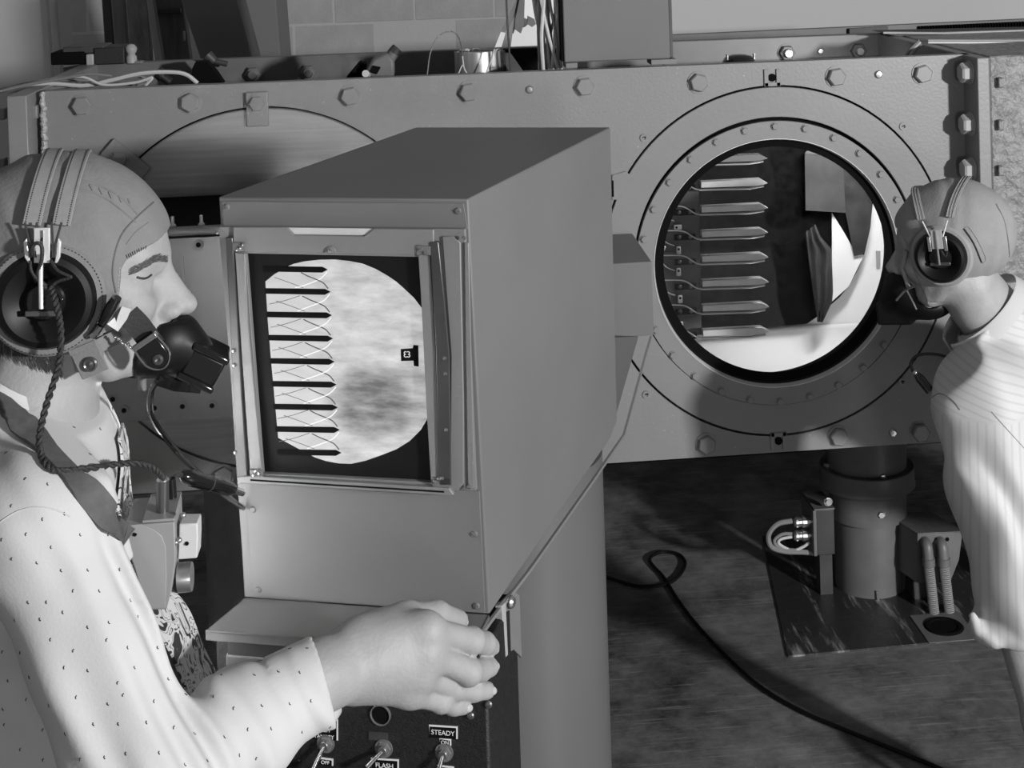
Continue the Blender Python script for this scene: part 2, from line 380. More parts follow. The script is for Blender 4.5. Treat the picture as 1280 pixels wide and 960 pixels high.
holem.ringplate((0,0,0), (0,0,1), 0.004, 0.0085, 0, 0.0025, 20); holem = holem.mesh('tapped_hole', M['bolt'], Vector((0,0,0)))[0]
holec = MB().cyl((0,0,0.0002),(0,0,0.0012),0.0045,seg=16).mesh('hole', M['black'], Vector((0,0,0)))[0]
for x, y in [(805,172),(1129,158),(808,493),(1128,477)]:
    h = placed(holem, 'tapped_hole', tank, at(x, y, PY)); c = link('bore', holec, h, at(x, y, PY)); 
# groove backings
MB().ringplate((CXR, PY+0.016, CZ), (0,-1,0), 0.24, 0.373, 0, 0.002).build('groove_seat', M['black'], tank)
MB().ringplate((CXL, PY+0.016, CZ), (0,-1,0), 0.30, 0.373, 0, 0.002).build('groove_seat', M['black'], tank)
# right window
CZ2 = CZ-0.004
wr = MB().ringplate((CXR, PY+0.012, CZ), (0,-1,0), 0.3045, 0.3675, 0, 0.0125, 128).build('window_ring', M['ring'], tank, 0.0012)
fl = MB().ringplate((CXR, PY+0.012, CZ2), (0,-1,0), 0.263, 0.3005, 0, 0.0145, 128).build('retaining_ring', M['ring'], tank, 0.001)
for i in range(28):
    a = 2*pi*(i+0.0)/28+math.radians(89.5)
    placed(hr, 'ring_bolt', fl, (CXR+0.2895*math.cos(a), PY-0.0025, CZ2-0.002+0.2915*math.sin(a)), spin=R.uniform(0, 1))
MB().lathe((CXR, PY-0.002, CZ2), (0,-1,0), [(0.2635,0),(0.2632,0.0016),(0.2622,0.0016),(0.2590,-0.012)], 128).build('polished_bezel', M['brightmetal'], tank, label='polished bright bevel of the right window')
MB().lathe((CXR, PY+0.02, CZ2), (0,-1,0), [(0.2600,0.0105),(0.2555,0.006),(0.2545,-0.01),(0.2625,-0.08),(0.285,-0.085)], 128).build('gasket', M['rubber'], tank)
gm = bpy.data.materials.new('window_glass'); gm.use_nodes = True; nt = gm.node_tree; nt.nodes.clear()
o_ = nt.nodes.new('ShaderNodeOutputMaterial'); tr = nt.nodes.new('ShaderNodeBsdfTransparent'); gl = nt.nodes.new('ShaderNodeBsdfGlossy'); fr = nt.nodes.new('ShaderNodeFresnel'); mx = nt.nodes.new('ShaderNodeMixShader')
gl.inputs['Roughness'].default_value = 0.02; fr.inputs[0].default_value = 1.45; tr.inputs[0].default_value = (0.97,0.97,0.97,1)
nt.links.new(fr.outputs[0], mx.inputs[0]); nt.links.new(tr.outputs[0], mx.inputs[1]); nt.links.new(gl.outputs[0], mx.inputs[2]); nt.links.new(mx.outputs[0], o_.inputs[0])
MB().cyl((CXR, PY+0.028, CZ2), (CXR, PY+0.040, CZ2), 0.258, seg=96).build('window_glass', gm, tank, label='clear round window glass, lightly scratched')
# notched lugs at the top and bottom of the right window ring
def lug(x, y, up):
    c = at(x, y, PY); s = 1 if up else -1; u = MB()
    u.box((c.x-0.013, PY-0.001, c.z), (0.009, 0.006, 0.036)); u.box((c.x+0.013, PY-0.001, c.z), (0.009, 0.006, 0.036)); u.box((c.x, PY-0.001, c.z-s*0.014), (0.034, 0.006, 0.008))
    u.build('lug', M['ring'], tank, 0.0008); MB().cyl((c.x, PY-0.0015, c.z), (c.x, PY+0.001, c.z), 0.0085, seg=18).build('lug_hole', M['black'], tank)
lug(965, 97, True); lug(973, 551, False)
# small block of the ring where the viewer meets it
MB().prism([at(x, y, PY-0.004) for x, y in [(765,219),(783,214),(790,222),(772,250),(765,250)]], (0, 0.01, 0)).build('seal_lug', M['ring'], tank, 0.001)
pxbox(764.5, 226, 767.5, 246, PY-0.006, 0.004, 'seal_slot', M['black'], tank, 0)
# left window: brushed blank
MB().lathe((CXL, PY+0.012, CZ), (0,-1,0), [(0.0001, 0.012), (0.366, 0.012), (0.3685, 0.010), (0.3685, 0)], 128).build('window_blank', M['brushed'], tank, label='brushed steel blanking disc of the left window')
def clip(x, y, rot, w_, h_, name='clip'):
    c = at(x, y, PY-0.001); X = Vector((math.cos(rot), 0, math.sin(rot))); Z = Vector((-math.sin(rot), 0, math.cos(rot)))
    k = MB().box((c.x, PY-0.005, c.z), (w_, 0.010, h_), (X, Vector((0,1,0)), Z)).build(name, M['plate'], tank, 0.0015)
    p = placed(hexbolt(0.0165, 0.009, M['bolt']), 'clip_bolt', k, Vector((c.x, PY-0.010, c.z))+Z*(0.012 if name == 'clip' else 0)); return k
clip(322, 136, 0.0, 0.044, 0.070)
clip(156, 203, math.radians(48), 0.050, 0.095)
# left end of the tank: flange, bolts, weld bead
YF = 2.985
for (x0, x1, nm) in ((8, 33, 'left_flange'),):
    a, b_ = at(x0, 120, YF), at(x1, 120, YF)
    MB().box(((a.x+b_.x)/2, YF+0.34, (ZT+ZB)/2), (b_.x-a.x, 0.68, ZT-ZB)).build('end_flange', M['plate'], tank, 0.002)
pxbox(33, 119, 50, 560, PY+0.004, 0.02, 'seam_recess', M['dark'], tank, 0)
for y in (140, 250): pxbox(36, y-8, 47, y+9, PY-0.012, 0.016, 'flange_nut', M['grey'], tank)
wb = MB()
for i in range(60):
    y = 117+i*1.7; c = at(53.5+R.uniform(-1.2, 1.2)+i*0.05, y, PY-0.001); wb.sphere(c, R.uniform(0.004, 0.0068), 8, 6)
wb.build('weld_bead', mat('weld_metal', 0.5, 0.4, metal=0.5, bump=0.5, bscale=300), tank)
for i, y in enumerate((143, 206)): pxbox(-6, y-7, 6, y+7, 3.3, 0.03, 'far_nut', M['grey'], tank)
# right end of the tank: flange standing proud, side bolts
a, b_ = at(1222, 100, 2.97), at(1237, 100, 2.97)
FX0, FX1 = a.x, b_.x
MB().box(((FX0+FX1)/2, 2.97+0.34, (ZT+ZB)/2), (FX1-FX0, 0.68, ZT-ZB)).build('end_flange', M['plate'], tank, 0.002)
MB().box(((FX1+0.006), 2.98+0.34, (ZT+ZB)/2), (0.008, 0.66, ZT-ZB-0.004)).build('gasket_seam', M['dark'], tank)
bb = hexbolt(0.0215, 0.022, M['lgrey'], 'side_bolt')
for y in (91, 155.5, 212, 280, 350, 420, 490):
    p = at(1211, y, 3.005); placed(bb, 'side_bolt', tank, (FX0-0.001, 3.01, p.z), (-1, 0, 0), 0.5)
# rough cast neighbour section
rs = MB().box((FX1+0.012+0.35, 3.0+0.31, (ZT+ZB)/2), (0.7, 0.62, ZT-ZB)).build('cast_section', M['cast'], None, 0.004)
tag(rs, 'rough pitted cast section bolted to the end of the grey tank', 'casting')
for y in (103, 156, 213):
    p = at(1250, y, 2.995); MB().box((p.x, 2.995, p.z), (0.012, 0.018, 0.022)).build('cast_boss', M['cast'], rs, 0.003)
# nuts along the rear plate
hn = MB().ringplate((0,0,0),(0,0,1),0.0,0.026,0,0.004,24)
nutm = hexbolt(0.020, 0.016, M['mid'], 'rear_nut')
studm = MB().lathe((0,0,0),(0,0,1),[(0.0115,0),(0.0115,0.024),(0.009,0.027),(0.0001,0.027)],20).mesh('stud_end', M['steel'], Vector((0,0,0)))[0]
RY = PY+0.585
for x, y in [(983,66),(1072,63.5),(386,90.5),(317,93)]:
    n_ = placed(nutm, 'rear_nut', tank, at(x, y, RY)); link('stud_end', studm, n_, at(x, y, RY), rotz_to(dirF))
placed(sc_round, 'rivet', tank, at(1026, 64, RY))

# test chamber behind the right window
yb = PY+0.50
ch = bpy.data.objects.new('test_chamber', None); COL.objects.link(ch); WP[ch.name] = Vector((CXR, 3.4, ZB+0.03)); ch.parent = tank; ch.location = WP[ch.name]-wp(tank); ch['label'] = 'white-lined test chamber with a black backing board'
MB().box((CXR, yb+0.02, 0.875), (0.84, 0.02, 0.72)).build('back_lining', M['chalk'], ch)
cv = MB(); pf = [(PY+0.06, 0.516)]+[(yb-0.08+0.085*math.sin(a), 0.516+0.085*(1-math.cos(a))) for a in [pi/2*i/14 for i in range(15)]]
cv.add([(CXR+s*0.41, y, z) for y, z in pf for s in (-1, 1)], [(2*i, 2*i+1, 2*i+3, 2*i+2) for i in range(len(pf)-1)])
o = cv.build('curved_lining', M['chalk'], ch, sharp=1.5); q_ = o.modifiers.new('thick', 'SOLIDIFY'); q_.thickness = 0.002
MB().prism([at(x, y, yb+0.004) for x, y in [(1095.5,314),(1100.5,314),(1100.5,334),(1096,334)]], (0, 0.004, 0)).build('small_tag', M['lgrey'], ch)
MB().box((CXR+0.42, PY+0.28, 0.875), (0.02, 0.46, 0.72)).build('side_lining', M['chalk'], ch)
MB().box((CXR, PY+0.28, 1.25), (0.86, 0.50, 0.008)).build('lid', M['black'], ch)  # unseen black lid added to keep the tank lamp from leaking out
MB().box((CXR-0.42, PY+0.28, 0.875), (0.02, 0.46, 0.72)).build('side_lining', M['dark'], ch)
yk = yb-0.02
arc = [(1100,262),(1098,225),(1092,234)]
pl = [(700,430),(700,120),(1075,120),(1090,170),(1093,234),(1090,262),(1088,285),(1080,319),(1072,338),(1061,358),(1049,372),(1033,386),(1020,397),(1008,405)]
MB().prism([at(x, y, yk) for x, y in pl], (0, 0.012, 0)).build('backing_board', mat('flocked_black', 0.006, 0.9, speck=0.0, var=0.5, scale=60, spec=0.05), ch)
cardreflm = mat('card_reflection_grey', 0.06, 0.6, var=0.4, scale=10)  # papers reflected in the window glass, built as solid pieces inside
MB().prism([at(x, y, yk-0.03) for x, y in [(1006,192),(1054,195),(1057,266),(1007,263)]], (0, 0.004, 0)).build('card_reflection', cardreflm, ch)
MB().prism([at(x, y, yk-0.032) for x, y in [(1010,187),(1022,182),(1048,188),(1054,195),(1006,192)]], (0, 0.004, 0)).build('card_fold_reflection', M['mid'], ch)
MB().prism([at(x, y, yk-0.02) for x, y in [(1054,186),(1080,190),(1091,234),(1088,285),(1079,318),(1068,320),(1057,266)]], (0, 0.003, 0)).build('glass_smear', mat('glass_smear', 0.03, 0.7, var=0.7, scale=22), ch)  # solid patch standing in for the grey smear on the window glass
MB().prism([at(x, y, yk-0.012) for x, y in [(1040,266),(1056,292),(1070,317),(1080,319),(1061,358),(1040,377)]], (0, 0.003, 0)).build('white_wedge', M['chalk'], ch)
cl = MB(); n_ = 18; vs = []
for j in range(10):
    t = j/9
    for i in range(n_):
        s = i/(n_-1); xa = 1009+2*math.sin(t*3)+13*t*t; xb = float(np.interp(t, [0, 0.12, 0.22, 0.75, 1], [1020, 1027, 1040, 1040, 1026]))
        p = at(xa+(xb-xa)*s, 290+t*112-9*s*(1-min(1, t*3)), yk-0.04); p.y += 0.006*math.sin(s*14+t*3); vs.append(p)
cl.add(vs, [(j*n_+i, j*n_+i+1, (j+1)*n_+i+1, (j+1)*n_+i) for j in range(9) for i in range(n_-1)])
o = cl.build('shirt_reflection', mat('shirt_reflection_grey', 0.045, 0.8, var=0.35, scale=30, stretch=(4, 1, 1)), ch); so = o.modifiers.new('thick', 'SOLIDIFY'); so.thickness = 0.003  # the man's shirt reflected in the window, modelled as a solid piece

rack = thing('blade_rack', 'row of eight polished pointed blades with thin tubes behind the right window', 'blades', at(850, 430, 3.16))
BY = 3.135
MB().prism([at(x, y, BY+0.05) for x, y in [(800,190),(873,208),(877,418),(840,424),(800,430)]], (0, 0.01, 0)).build('support_plate', mat('support_plate', 0.075, 0.45, var=0.4, scale=14), rack)
blm = mat('polished_blade', 0.70, 0.3, metal=0.35, var=0.1, scale=20)
bx = [(876+0.4*i, 196.5+30.95*i) for i in range(8)]
for i, (x, y) in enumerate(bx):
    y2 = y-3.6
    pl = [at(x, y, BY), at(x+74, y2-0.2, BY), at(x+83.5, y2+5.2, BY), at(x+74, y2+8.6, BY), at(x, y+7.5, BY)]
    bl = MB().prism(pl, (0, 0.020, 0)).build('blade', blm if i else mat('dim_blade', 0.2, 0.4, metal=0.5), rack, 0.0008)  # top blade's dimness is put into a darker blade colour
    ridge = MB().tube([at(x-2, y+10, BY), at(x+60, y2+11.5, BY), at(x+78, y2+8.5, BY)], 0.0028, 8).build('blade_tube', M['steel'], bl)
    if i:
        MB().tube(crom([at(x, y+9.8, BY), at(x-8, y+8.5, BY), at(x-20, y+1, BY), at(x-30, y-1, BY), at(x-52, y-1, BY)], 6), 0.0016, 6).build('tube_lead', M['steel'], rack)
        if i < 7: MB().tube(crom([at(x-34, y+18, BY+0.01), at(x-44, y+14, BY+0.01), at(x-52, y+6, BY+0.01)], 5), 0.0012, 6).build('branch_lead', M['steel'], rack)
        k = MB().box((at(x-21, y+7, BY+0.045).x, BY+0.046, at(x-21, y+7, BY+0.045).z), (0.046, 0.008, 0.012)).build('bracket', M['black'], rack)
        for q in (848, 861.5): placed(capscrew(0.0042, M['mid'], 'bracket_screw'), 'bracket_screw', k, at(q+0.4*i, y+7, BY+0.04))
cpm = MB()
for (x, y, r) in [(845,250,0),(847,284,90),(827,309,60),(848,313,0),(848,340,0),(823,347,0),(850,374,0),(851,407,0)]:
    c = at(x, y, BY+0.03); a = math.radians(r); X = Vector((math.cos(a),0,math.sin(a))); Z = Vector((-math.sin(a),0,math.cos(a)))
    k = MB().box(c, (0.0105, 0.006, 0.0175), (X, Vector((0,1,0)), Z)).build('tube_clip', M['brightmetal'], rack, 0.002)
    MB().cyl(c-Vector((0,0.0036,0))+Z*0.003, c-Vector((0,0.0030,0))+Z*0.003, 0.0026, seg=12).build('clip_hole', M['black'], k)

# mirror housing in front of the left window
HZ1 = at(250, 240, PY).z; HY = 2.70; HZ0 = at(250, 522, HY).z
hs_ = thing('mirror_housing', 'low grey riveted housing below the brushed disc, behind the man in the tie', 'housing', (-0.7, 2.9, HZ0))
HX0, HX1 = -1.25, -0.33
MB().box(((HX0+HX1)/2, (HY+PY)/2, HZ1-0.012), (HX1-HX0, PY-HY-0.02, 0.012)).build('top_sheet', M['black'], hs_)  # black colour stands in for the shade lying on the housing top
MB().box(((HX0+HX1)/2, HY+0.006, (HZ1+HZ0)/2-0.01), (HX1-HX0, 0.012, HZ1-HZ0-0.02)).build('front_panel', mat('housing_panel', 0.15, 0.35, metal=0.3, var=0.06, scale=8), hs_)
MB().box((HX1-0.006, (HY+PY)/2, (HZ1+HZ0)/2-0.01), (0.012, PY-HY-0.02, HZ1-HZ0-0.02)).build('end_panel', M['ring'], hs_)
MB().tube([(HX0, HY-0.006, HZ1-0.006), (HX1, HY-0.006, HZ1-0.006)], 0.0085, 12).build('rail', M['frame'], hs_)
pinm = MB().lathe((0,0,0),(0,0,1),[(0.006,0),(0.006,0.004),(0.003,0.008),(0.003,0.02),(0.0001,0.021)],14).mesh('pin', M['brightmetal'], Vector((0,0,0)))[0]
for x in (216, 252): p = at(x, 284, HY+0.02); link('pin', pinm, hs_, (p.x, HY+0.02, HZ1-0.004))
cs = MB().ringplate((0,0,0),(0,0,1),0.0045,0.0095,-0.001,0.0015,20).mesh('countersunk_hole', M['mid'], Vector((0,0,0)))[0]
cb = MB().cyl((0,0,0),(0,0,0.001),0.0046,seg=14).mesh('bore', M['black'], Vector((0,0,0)))[0]
for x, y in [(248,306),(141,499),(155,513),(193,510),(228,508),(265,507)]:
    h = placed(cs, 'countersunk_hole', hs_, at(x, y, HY-0.0005)); link('bore', cb, h, at(x, y, HY-0.0012), rotz_to(dirF))
a, b_ = at(225.5, 300, HY-0.0005), at(236, 460, HY-0.0005)
MB().box(((a.x+b_.x)/2, HY-0.0002, (a.z+b_.z)/2), (0.0022, 0.0012, 0.5*(HZ1-HZ0))).build('seam', M['frame'], hs_)

# ================================================================== PEDESTALS under the tank
YC = 3.44
pd = thing('flanged_pedestal', 'grey flanged steel pedestal carrying the tank, nearest the striped shirt', 'pedestal', (at(1086.4, 700, YC).x, YC, 0))
cx = pd.location.x
def zf(y, r): return at(1088, y, YC-r).z
zt_, zl = zf(601.6, 0.1116), zf(626.5, 0.1116)
MB().lathe((cx, YC, 0), (0,0,1), [(0.082, 0), (0.082, zf(662, 0.082)+0.004)], 64).build('column', M['mid'], pd)
MB().lathe((cx, YC, 0), (0,0,1), [(0.082, zf(662.5, 0.091)), (0.091, zf(662, 0.091)), (0.091, zl+0.004)], 64).build('collar', M['mid'], pd)
MB().lathe((cx, YC, 0), (0,0,1), [(0.085, zl-0.002), (0.111, zl-0.002), (0.1135, zl+0.002), (0.1135, zl+0.006), (0.1115, zl+0.009), (0.1115, zt_-0.002), (0.1095, zt_), (0.093, zt_)], 72).build('flange', M['mid'], pd)
MB().lathe((cx, YC, 0), (0,0,1), [(0.094, zt_-0.005), (0.094, ZB+0.01)], 64).build('neck', M['mid'], pd)
fb = hexbolt(0.0085, 0.007, M['steel'], 'flange_bolt')
for x, y in [(1034,582),(1103,596)]:
    d = Vector((at(x, y, YC).x-cx, 0, 0)); p = atz(x, y, zt_); link('flange_bolt', fb, pd, p)
for x, y in [(1101,643),(1035,627)]: p = at(x, y, YC-0.088); placed(fb, 'collar_bolt', pd, p)
MB().cyl(at(1096, 738, YC-0.083), at(1098, 757, YC-0.088), 0.004, seg=10).build('weld_tab', M['steel'], pd)
# second leg hidden in the dark keeps the tank standing
tag(MB().lathe((-0.45, YC, 0), (0,0,1), [(0.0001,0),(0.082,0),(0.082,ZB-0.02),(0.11,ZB-0.02),(0.11,ZB+0.005),(0.0001,ZB+0.005)], 48).build('plain_pedestal', M['mid']), 'plain steel pedestal in the dark under the left window', 'pedestal')
# junction box with two connectors
jb = thing('connector_box', 'dark junction box with two threaded connectors, left of the flanged pedestal', 'junction box', at(1030, 693, 3.40))
a, b_ = at(1020, 638, 3.36), at(1044, 693, 3.36)
MB().box(((a.x+b_.x)/2, 3.36+0.05, (a.z+b_.z)/2), (b_.x-a.x, 0.10, a.z-b_.z)).build('case', M['dark'], jb, 0.002)
MB().box(((a.x+b_.x)/2-0.002, 3.36+0.05, a.z+0.002), (b_.x-a.x+0.006, 0.106, 0.004)).build('lid', M['mid'], jb, 0.001)
MB().box((a.x-0.004, 3.36+0.05, (a.z+b_.z)/2), (0.008, 0.106, a.z-b_.z)).build('side_plate', M['mid'], jb, 0.001)
MB().box(((a.x+b_.x)/2+0.01, 3.42, b_.z/2), (0.03, 0.04, b_.z)).build('leg', M['dark'], jb)
for k, y in enumerate((651, 668)):
    q = at(1018, y, 3.39); cn = MB()
    cn.lathe(q, (-1,0,0), [(0.0001,0),(0.014,0),(0.014,0.006),(0.0105,0.007),(0.0105,0.014),(0.0135,0.015),(0.0135,0.030),(0.011,0.031),(0.011,0.038),(0.0125,0.039),(0.0125,0.046),(0.009,0.050),(0.0001,0.050)], 12)
    cn.build('connector', M['steel'], jb, sharp=0.3)
    for z_ in (-1, 1): MB().sphere(q+Vector((-0.044, -0.010, 0.007*z_)), 0.0025, 8, 6).build('clamp_screw', M['brightmetal'], jb)
P_ = lambda x, y, Y=3.38: at(x, y, Y)
MB().tube(crom([P_(990,651), P_(972,655), P_(961,668), P_(964,683), P_(980,689), P_(1003,690), P_(1016,691)], 8), 0.0062, 8).build('hose', M['dwire'], jb)
MB().tube(crom([P_(990,667), P_(977,668), P_(968,676), P_(975,685), P_(996,688)], 8), 0.004, 8).build('hose', M['dwire'], jb)
MB().tube(crom([P_(990,671), P_(976,674), P_(974,680), P_(990,688), P_(1003,684), P_(1012,678)], 8), 0.0035, 8).build('hose', M['wire'], jb)
# right box with two flexible conduits
cb_ = thing('conduit_box', 'grey sheet metal box with two ribbed conduits beside the striped sleeve', 'junction box', at(1170, 730, 3.36))
Y0 = 3.30
fr_ = [at(1147,668,Y0), at(1203.5,665.5,Y0), at(1199,700,Y0), at(1188,728,Y0), at(1147,729,Y0)]
MB().prism(fr_, (-0.035, 0.12, 0)).build('case', M['mid'], cb_, 0.0015)
tp = [fr_[0]+Vector((-0.001,-0.003,0.001)), fr_[1]+Vector((0.002,-0.003,0.001)), fr_[1]+Vector((-0.035,0.12,0.001)), fr_[0]+Vector((-0.037,0.12,0.001))]
MB().prism(tp, (0, 0, 0.003)).build('lid', mat('lid_grey', 0.12, 0.5, var=0.2, scale=60), cb_, 0.001)
MB().box((at(1140,729,Y0+0.07).x+0.02, Y0+0.07, fr_[4].z/2), (0.05, 0.05, fr_[4].z)).build('foot', M['dark'], cb_)
for x in (1157.5, 1176.5):
    top = at(x, 679, Y0-0.010); bot = at(x+5, 757, Y0-0.02); bot = atz(x+5, 757, 0.0) if bot.z < 0 else bot
    bot = Vector((top.x+0.009, top.y-0.02, 0.0)); mid = top+Vector((0.001, -0.012, -0.035))
    el = MB().tube(crom([top+Vector((0, 0.012, 0.0)), top+Vector((0, -0.006, -0.004)), mid], 6), 0.0125, 16).build('elbow', M['mid'], cb_)
    MB().cyl(mid+Vector((0,0,0.006)), mid-Vector((0,0,0.012)), 0.0145, seg=16).build('coupling', M['mid'], cb_)
    n_ = 26; core = mid-Vector((0,0,0.01))
    MB().cyl(core, bot, 0.0088, seg=14).build('conduit_core', M['black'], cb_)
    rb_ = MB()
    for i in range(n_):
        p0 = core.lerp(bot, (i+0.15)/n_); p1 = core.lerp(bot, (i+0.80)/n_); d_ = (p1-p0).normalized(); L_ = (p1-p0).length
        rb_.lathe(p0, d_, [(0.0085, 0), (0.0118, L_*0.2), (0.0118, L_*0.8), (0.0085, L_)], 14)
    o = rb_.build('ribbed_conduit', M['lgrey'], cb_); o['kind'] = 'stuff'
for x in (1170.5, 1184): placed(cb, 'vent_hole', cb_, at(x, 674, Y0-0.0004))
# floor plate and its drain
F0, F1 = atz(985, 822, 0), atz(953, 672, 0)
dvec = (F1-F0); xr = Vector((1.6, 0, 0))
tread = mat('streaked_plate', 0.035, 0.4, var=0.6, scale=7, bump=0.3, bscale=18)
nt = tread.node_tree; bs = nt.nodes['Principled BSDF']; tc = nt.nodes.new('ShaderNodeTexCoord'); mp = nt.nodes.new('ShaderNodeMapping'); mp.inputs['Scale'].default_value = (26, 3.0, 1); mp.inputs['Rotation'].default_value = (0, 0, -0.12)
n1 = nt.nodes.new('ShaderNodeTexNoise'); n1.inputs['Scale'].default_value = 1.0; n1.inputs['Detail'].default_value = 8; n1.inputs['Roughness'].default_value = 0.75
nt.links.new(tc.outputs['Object'], mp.inputs[0]); nt.links.new(mp.outputs[0], n1.inputs['Vector'])
rp = nt.nodes.new('ShaderNodeValToRGB'); e = rp.color_ramp.elements; e[0].position = 0.54; e[0].color = (0.028,)*3+(1,); e[1].position = 0.66; e[1].color = (0.30,)*3+(1,)
nt.links.new(n1.outputs[0], rp.inputs[0]); nt.links.new(rp.outputs[0], bs.inputs['Base Color'])
fp = MB().prism([F0, F0+xr+Vector((0,0.05,0)), F1+xr, F1], (0, 0, 0.004)).build('floor_plate', tread)
tag(fp, 'flat streaked steel plate let into the floor round the pedestal foot', 'plate')
d0 = atz(1180, 784, 0.005)
MB().box(d0, (0.115, 0.13, 0.002)).build('drain_surround', M['mid'], fp, 0.0006)
MB().lathe(d0+Vector((0,0,0.001)), (0,0,1), [(0.0001,0.0005),(0.03,0.0005),(0.032,0.003),(0.04,0.004),(0.044,0.0005)], 32).build('drain_cap', M['black'], fp)
cbx = [atz(x, y, 0.006) for x, y in [(700,700),(760,722),(800,733),(838,728),(856,708),(850,694),(828,690),(812,700),(830,722),(846,748),(870,780),(905,818),(950,858),(1000,888),(1060,914),(1120,938),(1200,972),(1300,1020)]]
tag(MB().tube(crom(cbx, 10), 0.0042, 8).build('floor_cable', M['rubber']), 'black cable snaking across the dark floor', 'cable')

# ================================================================== THINGS ON TOP OF THE TANK
t = thing('control_cabinet', 'square grey enamel cabinet standing on the tank rim', 'cabinet', at(770, 86, 3.2))
c0, c1 = at(703, 0, 3.10), at(838, 76, 3.10)
zb_ = at(770, 76, 3.10).z
MB().box(((c0.x+c1.x)/2, 3.18, zb_+0.125), (c1.x-c0.x, 0.16, 0.25)).build('body', M['box'], t, 0.003)
MB().box((c1.x+0.004, 3.18, zb_+0.125), (0.006, 0.15, 0.245)).build('side_seam', M['dark'], t)
MB().box((c0.x-0.003, 3.18, zb_+0.125), (0.004, 0.15, 0.245)).build('side_seam', M['black'], t)
for (x0, x1, mm) in ((707, 722, 'grey'), (814, 846, 'grey')):
    a, b_ = at(x0, 78, 3.09), at(x1, 86, 3.09); MB().box(((a.x+b_.x)/2, 3.12, (ZT+zb_)/2), (b_.x-a.x, 0.06, max(0.004, zb_-ZT))).build('foot', M['grey'], t, 0.001)
pr_ = MB(); pr_.box((at(820,70,3.5).x, 3.33, zb_-0.04), (0.02, 0.03, 0.1)); pr_.build('leg_strut', M['mid'], t)
# cable bundle beside the cabinet
for i in range(15):
    x0 = 664+R.uniform(0, 36); x1 = 676+i*1.9+R.uniform(-1, 1); Y = 3.14+R.uniform(0, 0.10)
    pts = crom([at(x0-4+R.uniform(-10,4), -60, Y+0.02), at(x0, -5, Y), at((x0+x1)/2+R.uniform(-4, 4), 45, Y-0.01), at(x1, 87+R.uniform(-1, 3), Y)], 8)
    o = MB().tube(pts, R.uniform(0.0032, 0.0046), 7).build('hanging_cable', M['wire'] if i % 3 else M['dwire'])
    tag(o, 'grey rubber cable in the bundle hanging next to the enamel cabinet', 'cable', 'cables hanging beside the cabinet')
# white sheets and slanted strips behind the bundle
sh = thing('white_sheet', 'brightly lit white sheet hanging behind the cable bundle', 'sheet', at(650, 60, 3.95))
MB().prism([at(x, y, 3.95) for x, y in [(650,-80),(700,-80),(690,60.5),(638,61.5),(646,0)]], (0, 0.01, 0)).build('sheet', M['white'], sh)
for k, pl in enumerate([[(650,-4),(656,-4),(655,30),(651,42),(644,37),(644,26)], [(660,20),(668,24),(670,30),(665,34),(659,30)]]):
    MB().prism([at(x, y, 3.9) for x, y in pl], (0, 0.02, 0)).build('dark_flap', M['mid'], sh)
tg = thing('paper_tags', 'slanting strip of white paper tags by the metal can', 'tags', at(622, 62, 3.9))
MB().prism([at(x, y, 3.9) for x, y in [(626,40),(632,41),(626,62),(618,60)]], (0, 0.004, 0)).build('tag', M['white'], tg)
MB().prism([at(x, y, 3.91) for x, y in [(648,-5),(655,-5),(636,36),(630,40),(627,38)]], (0, 0.004, 0)).build('string', M['grey'], tg)
o = MB().tube([at(631.5, -40, 3.2), at(634, 25, 3.2), at(638.5, 92, 3.2)], 0.0022, 8).build('thin_rod', M['dark']); tag(o, 'thin dark rod rising in front of the white sheet', 'rod')
# metal can
cn = thing('metal_can', 'short bare metal can with wire scraps on its rim', 'can', at(598, 96, 3.3))
cc = at(598, 92, 3.3); cz0 = cc.z-0.03; ctop = at(598, 66, 3.26).z
MB().lathe((cc.x, 3.31, cz0), (0,0,1), [(0.052,0),(0.052,ctop-cz0),(0.050,ctop-cz0+0.002),(0.049,ctop-cz0),(0.049,0.01)], 48).build('can', mat('tinned_steel', 0.6, 0.3, metal=0.7, var=0.15, scale=6, stretch=(14,14,0.5)), cn)
MB().lathe((cc.x, 3.31, ctop-0.004), (0,0,1), [(0.0001,0.001),(0.049,0.001)], 32).build('contents', M['dark'], cn)
for i in range(9):
    a = Vector((cc.x+R.uniform(-0.05,0.05), 3.27+R.uniform(-0.01,0.02), ctop+0.001)); q = a+Vector((R.uniform(-0.02,0.02), 0, R.uniform(0.002,0.009)))
    MB().tube(crom([a, (a+q)/2+Vector((0,0,0.003)), q], 4), 0.0016, 6).build('wire_scrap', M['dark'] if i % 2 else M['wire'], cn)
MB().cyl((cc.x+0.052, 3.31, cz0), (cc.x+0.052, 3.31, ctop-0.002), 0.010, seg=14).build('side_tube', M['mid'], cn)
o = MB().tube(crom([at(534,93,3.15), at(538,66,3.15), at(547,47,3.15), at(560,39.5,3.15), at(570,42,3.15), at(576,54,3.2), at(578,70,3.24)], 8), 0.0014, 6).build('looped_wire', M['dwire']); tag(o, 'thin grey wire looping up over the metal can', 'wire')
for k, pts in enumerate([[(578,70),(580,85),(584,92)], [(573,92),(577,83),(580,80)], [(608,90),(614,75),(618,61)]]):
    MB().tube(crom([at(x, y, 3.22) for x, y in pts], 5), 0.0016, 6).build('wire_tail', M['wire'], cn)
pxbox(628, 62, 673, 90, 3.62, 0.03, 'dark_bracket', M['black']); tag(bpy.data.objects['dark_bracket'], 'black plate on the far rim between the can and the cable bundle', 'plate')
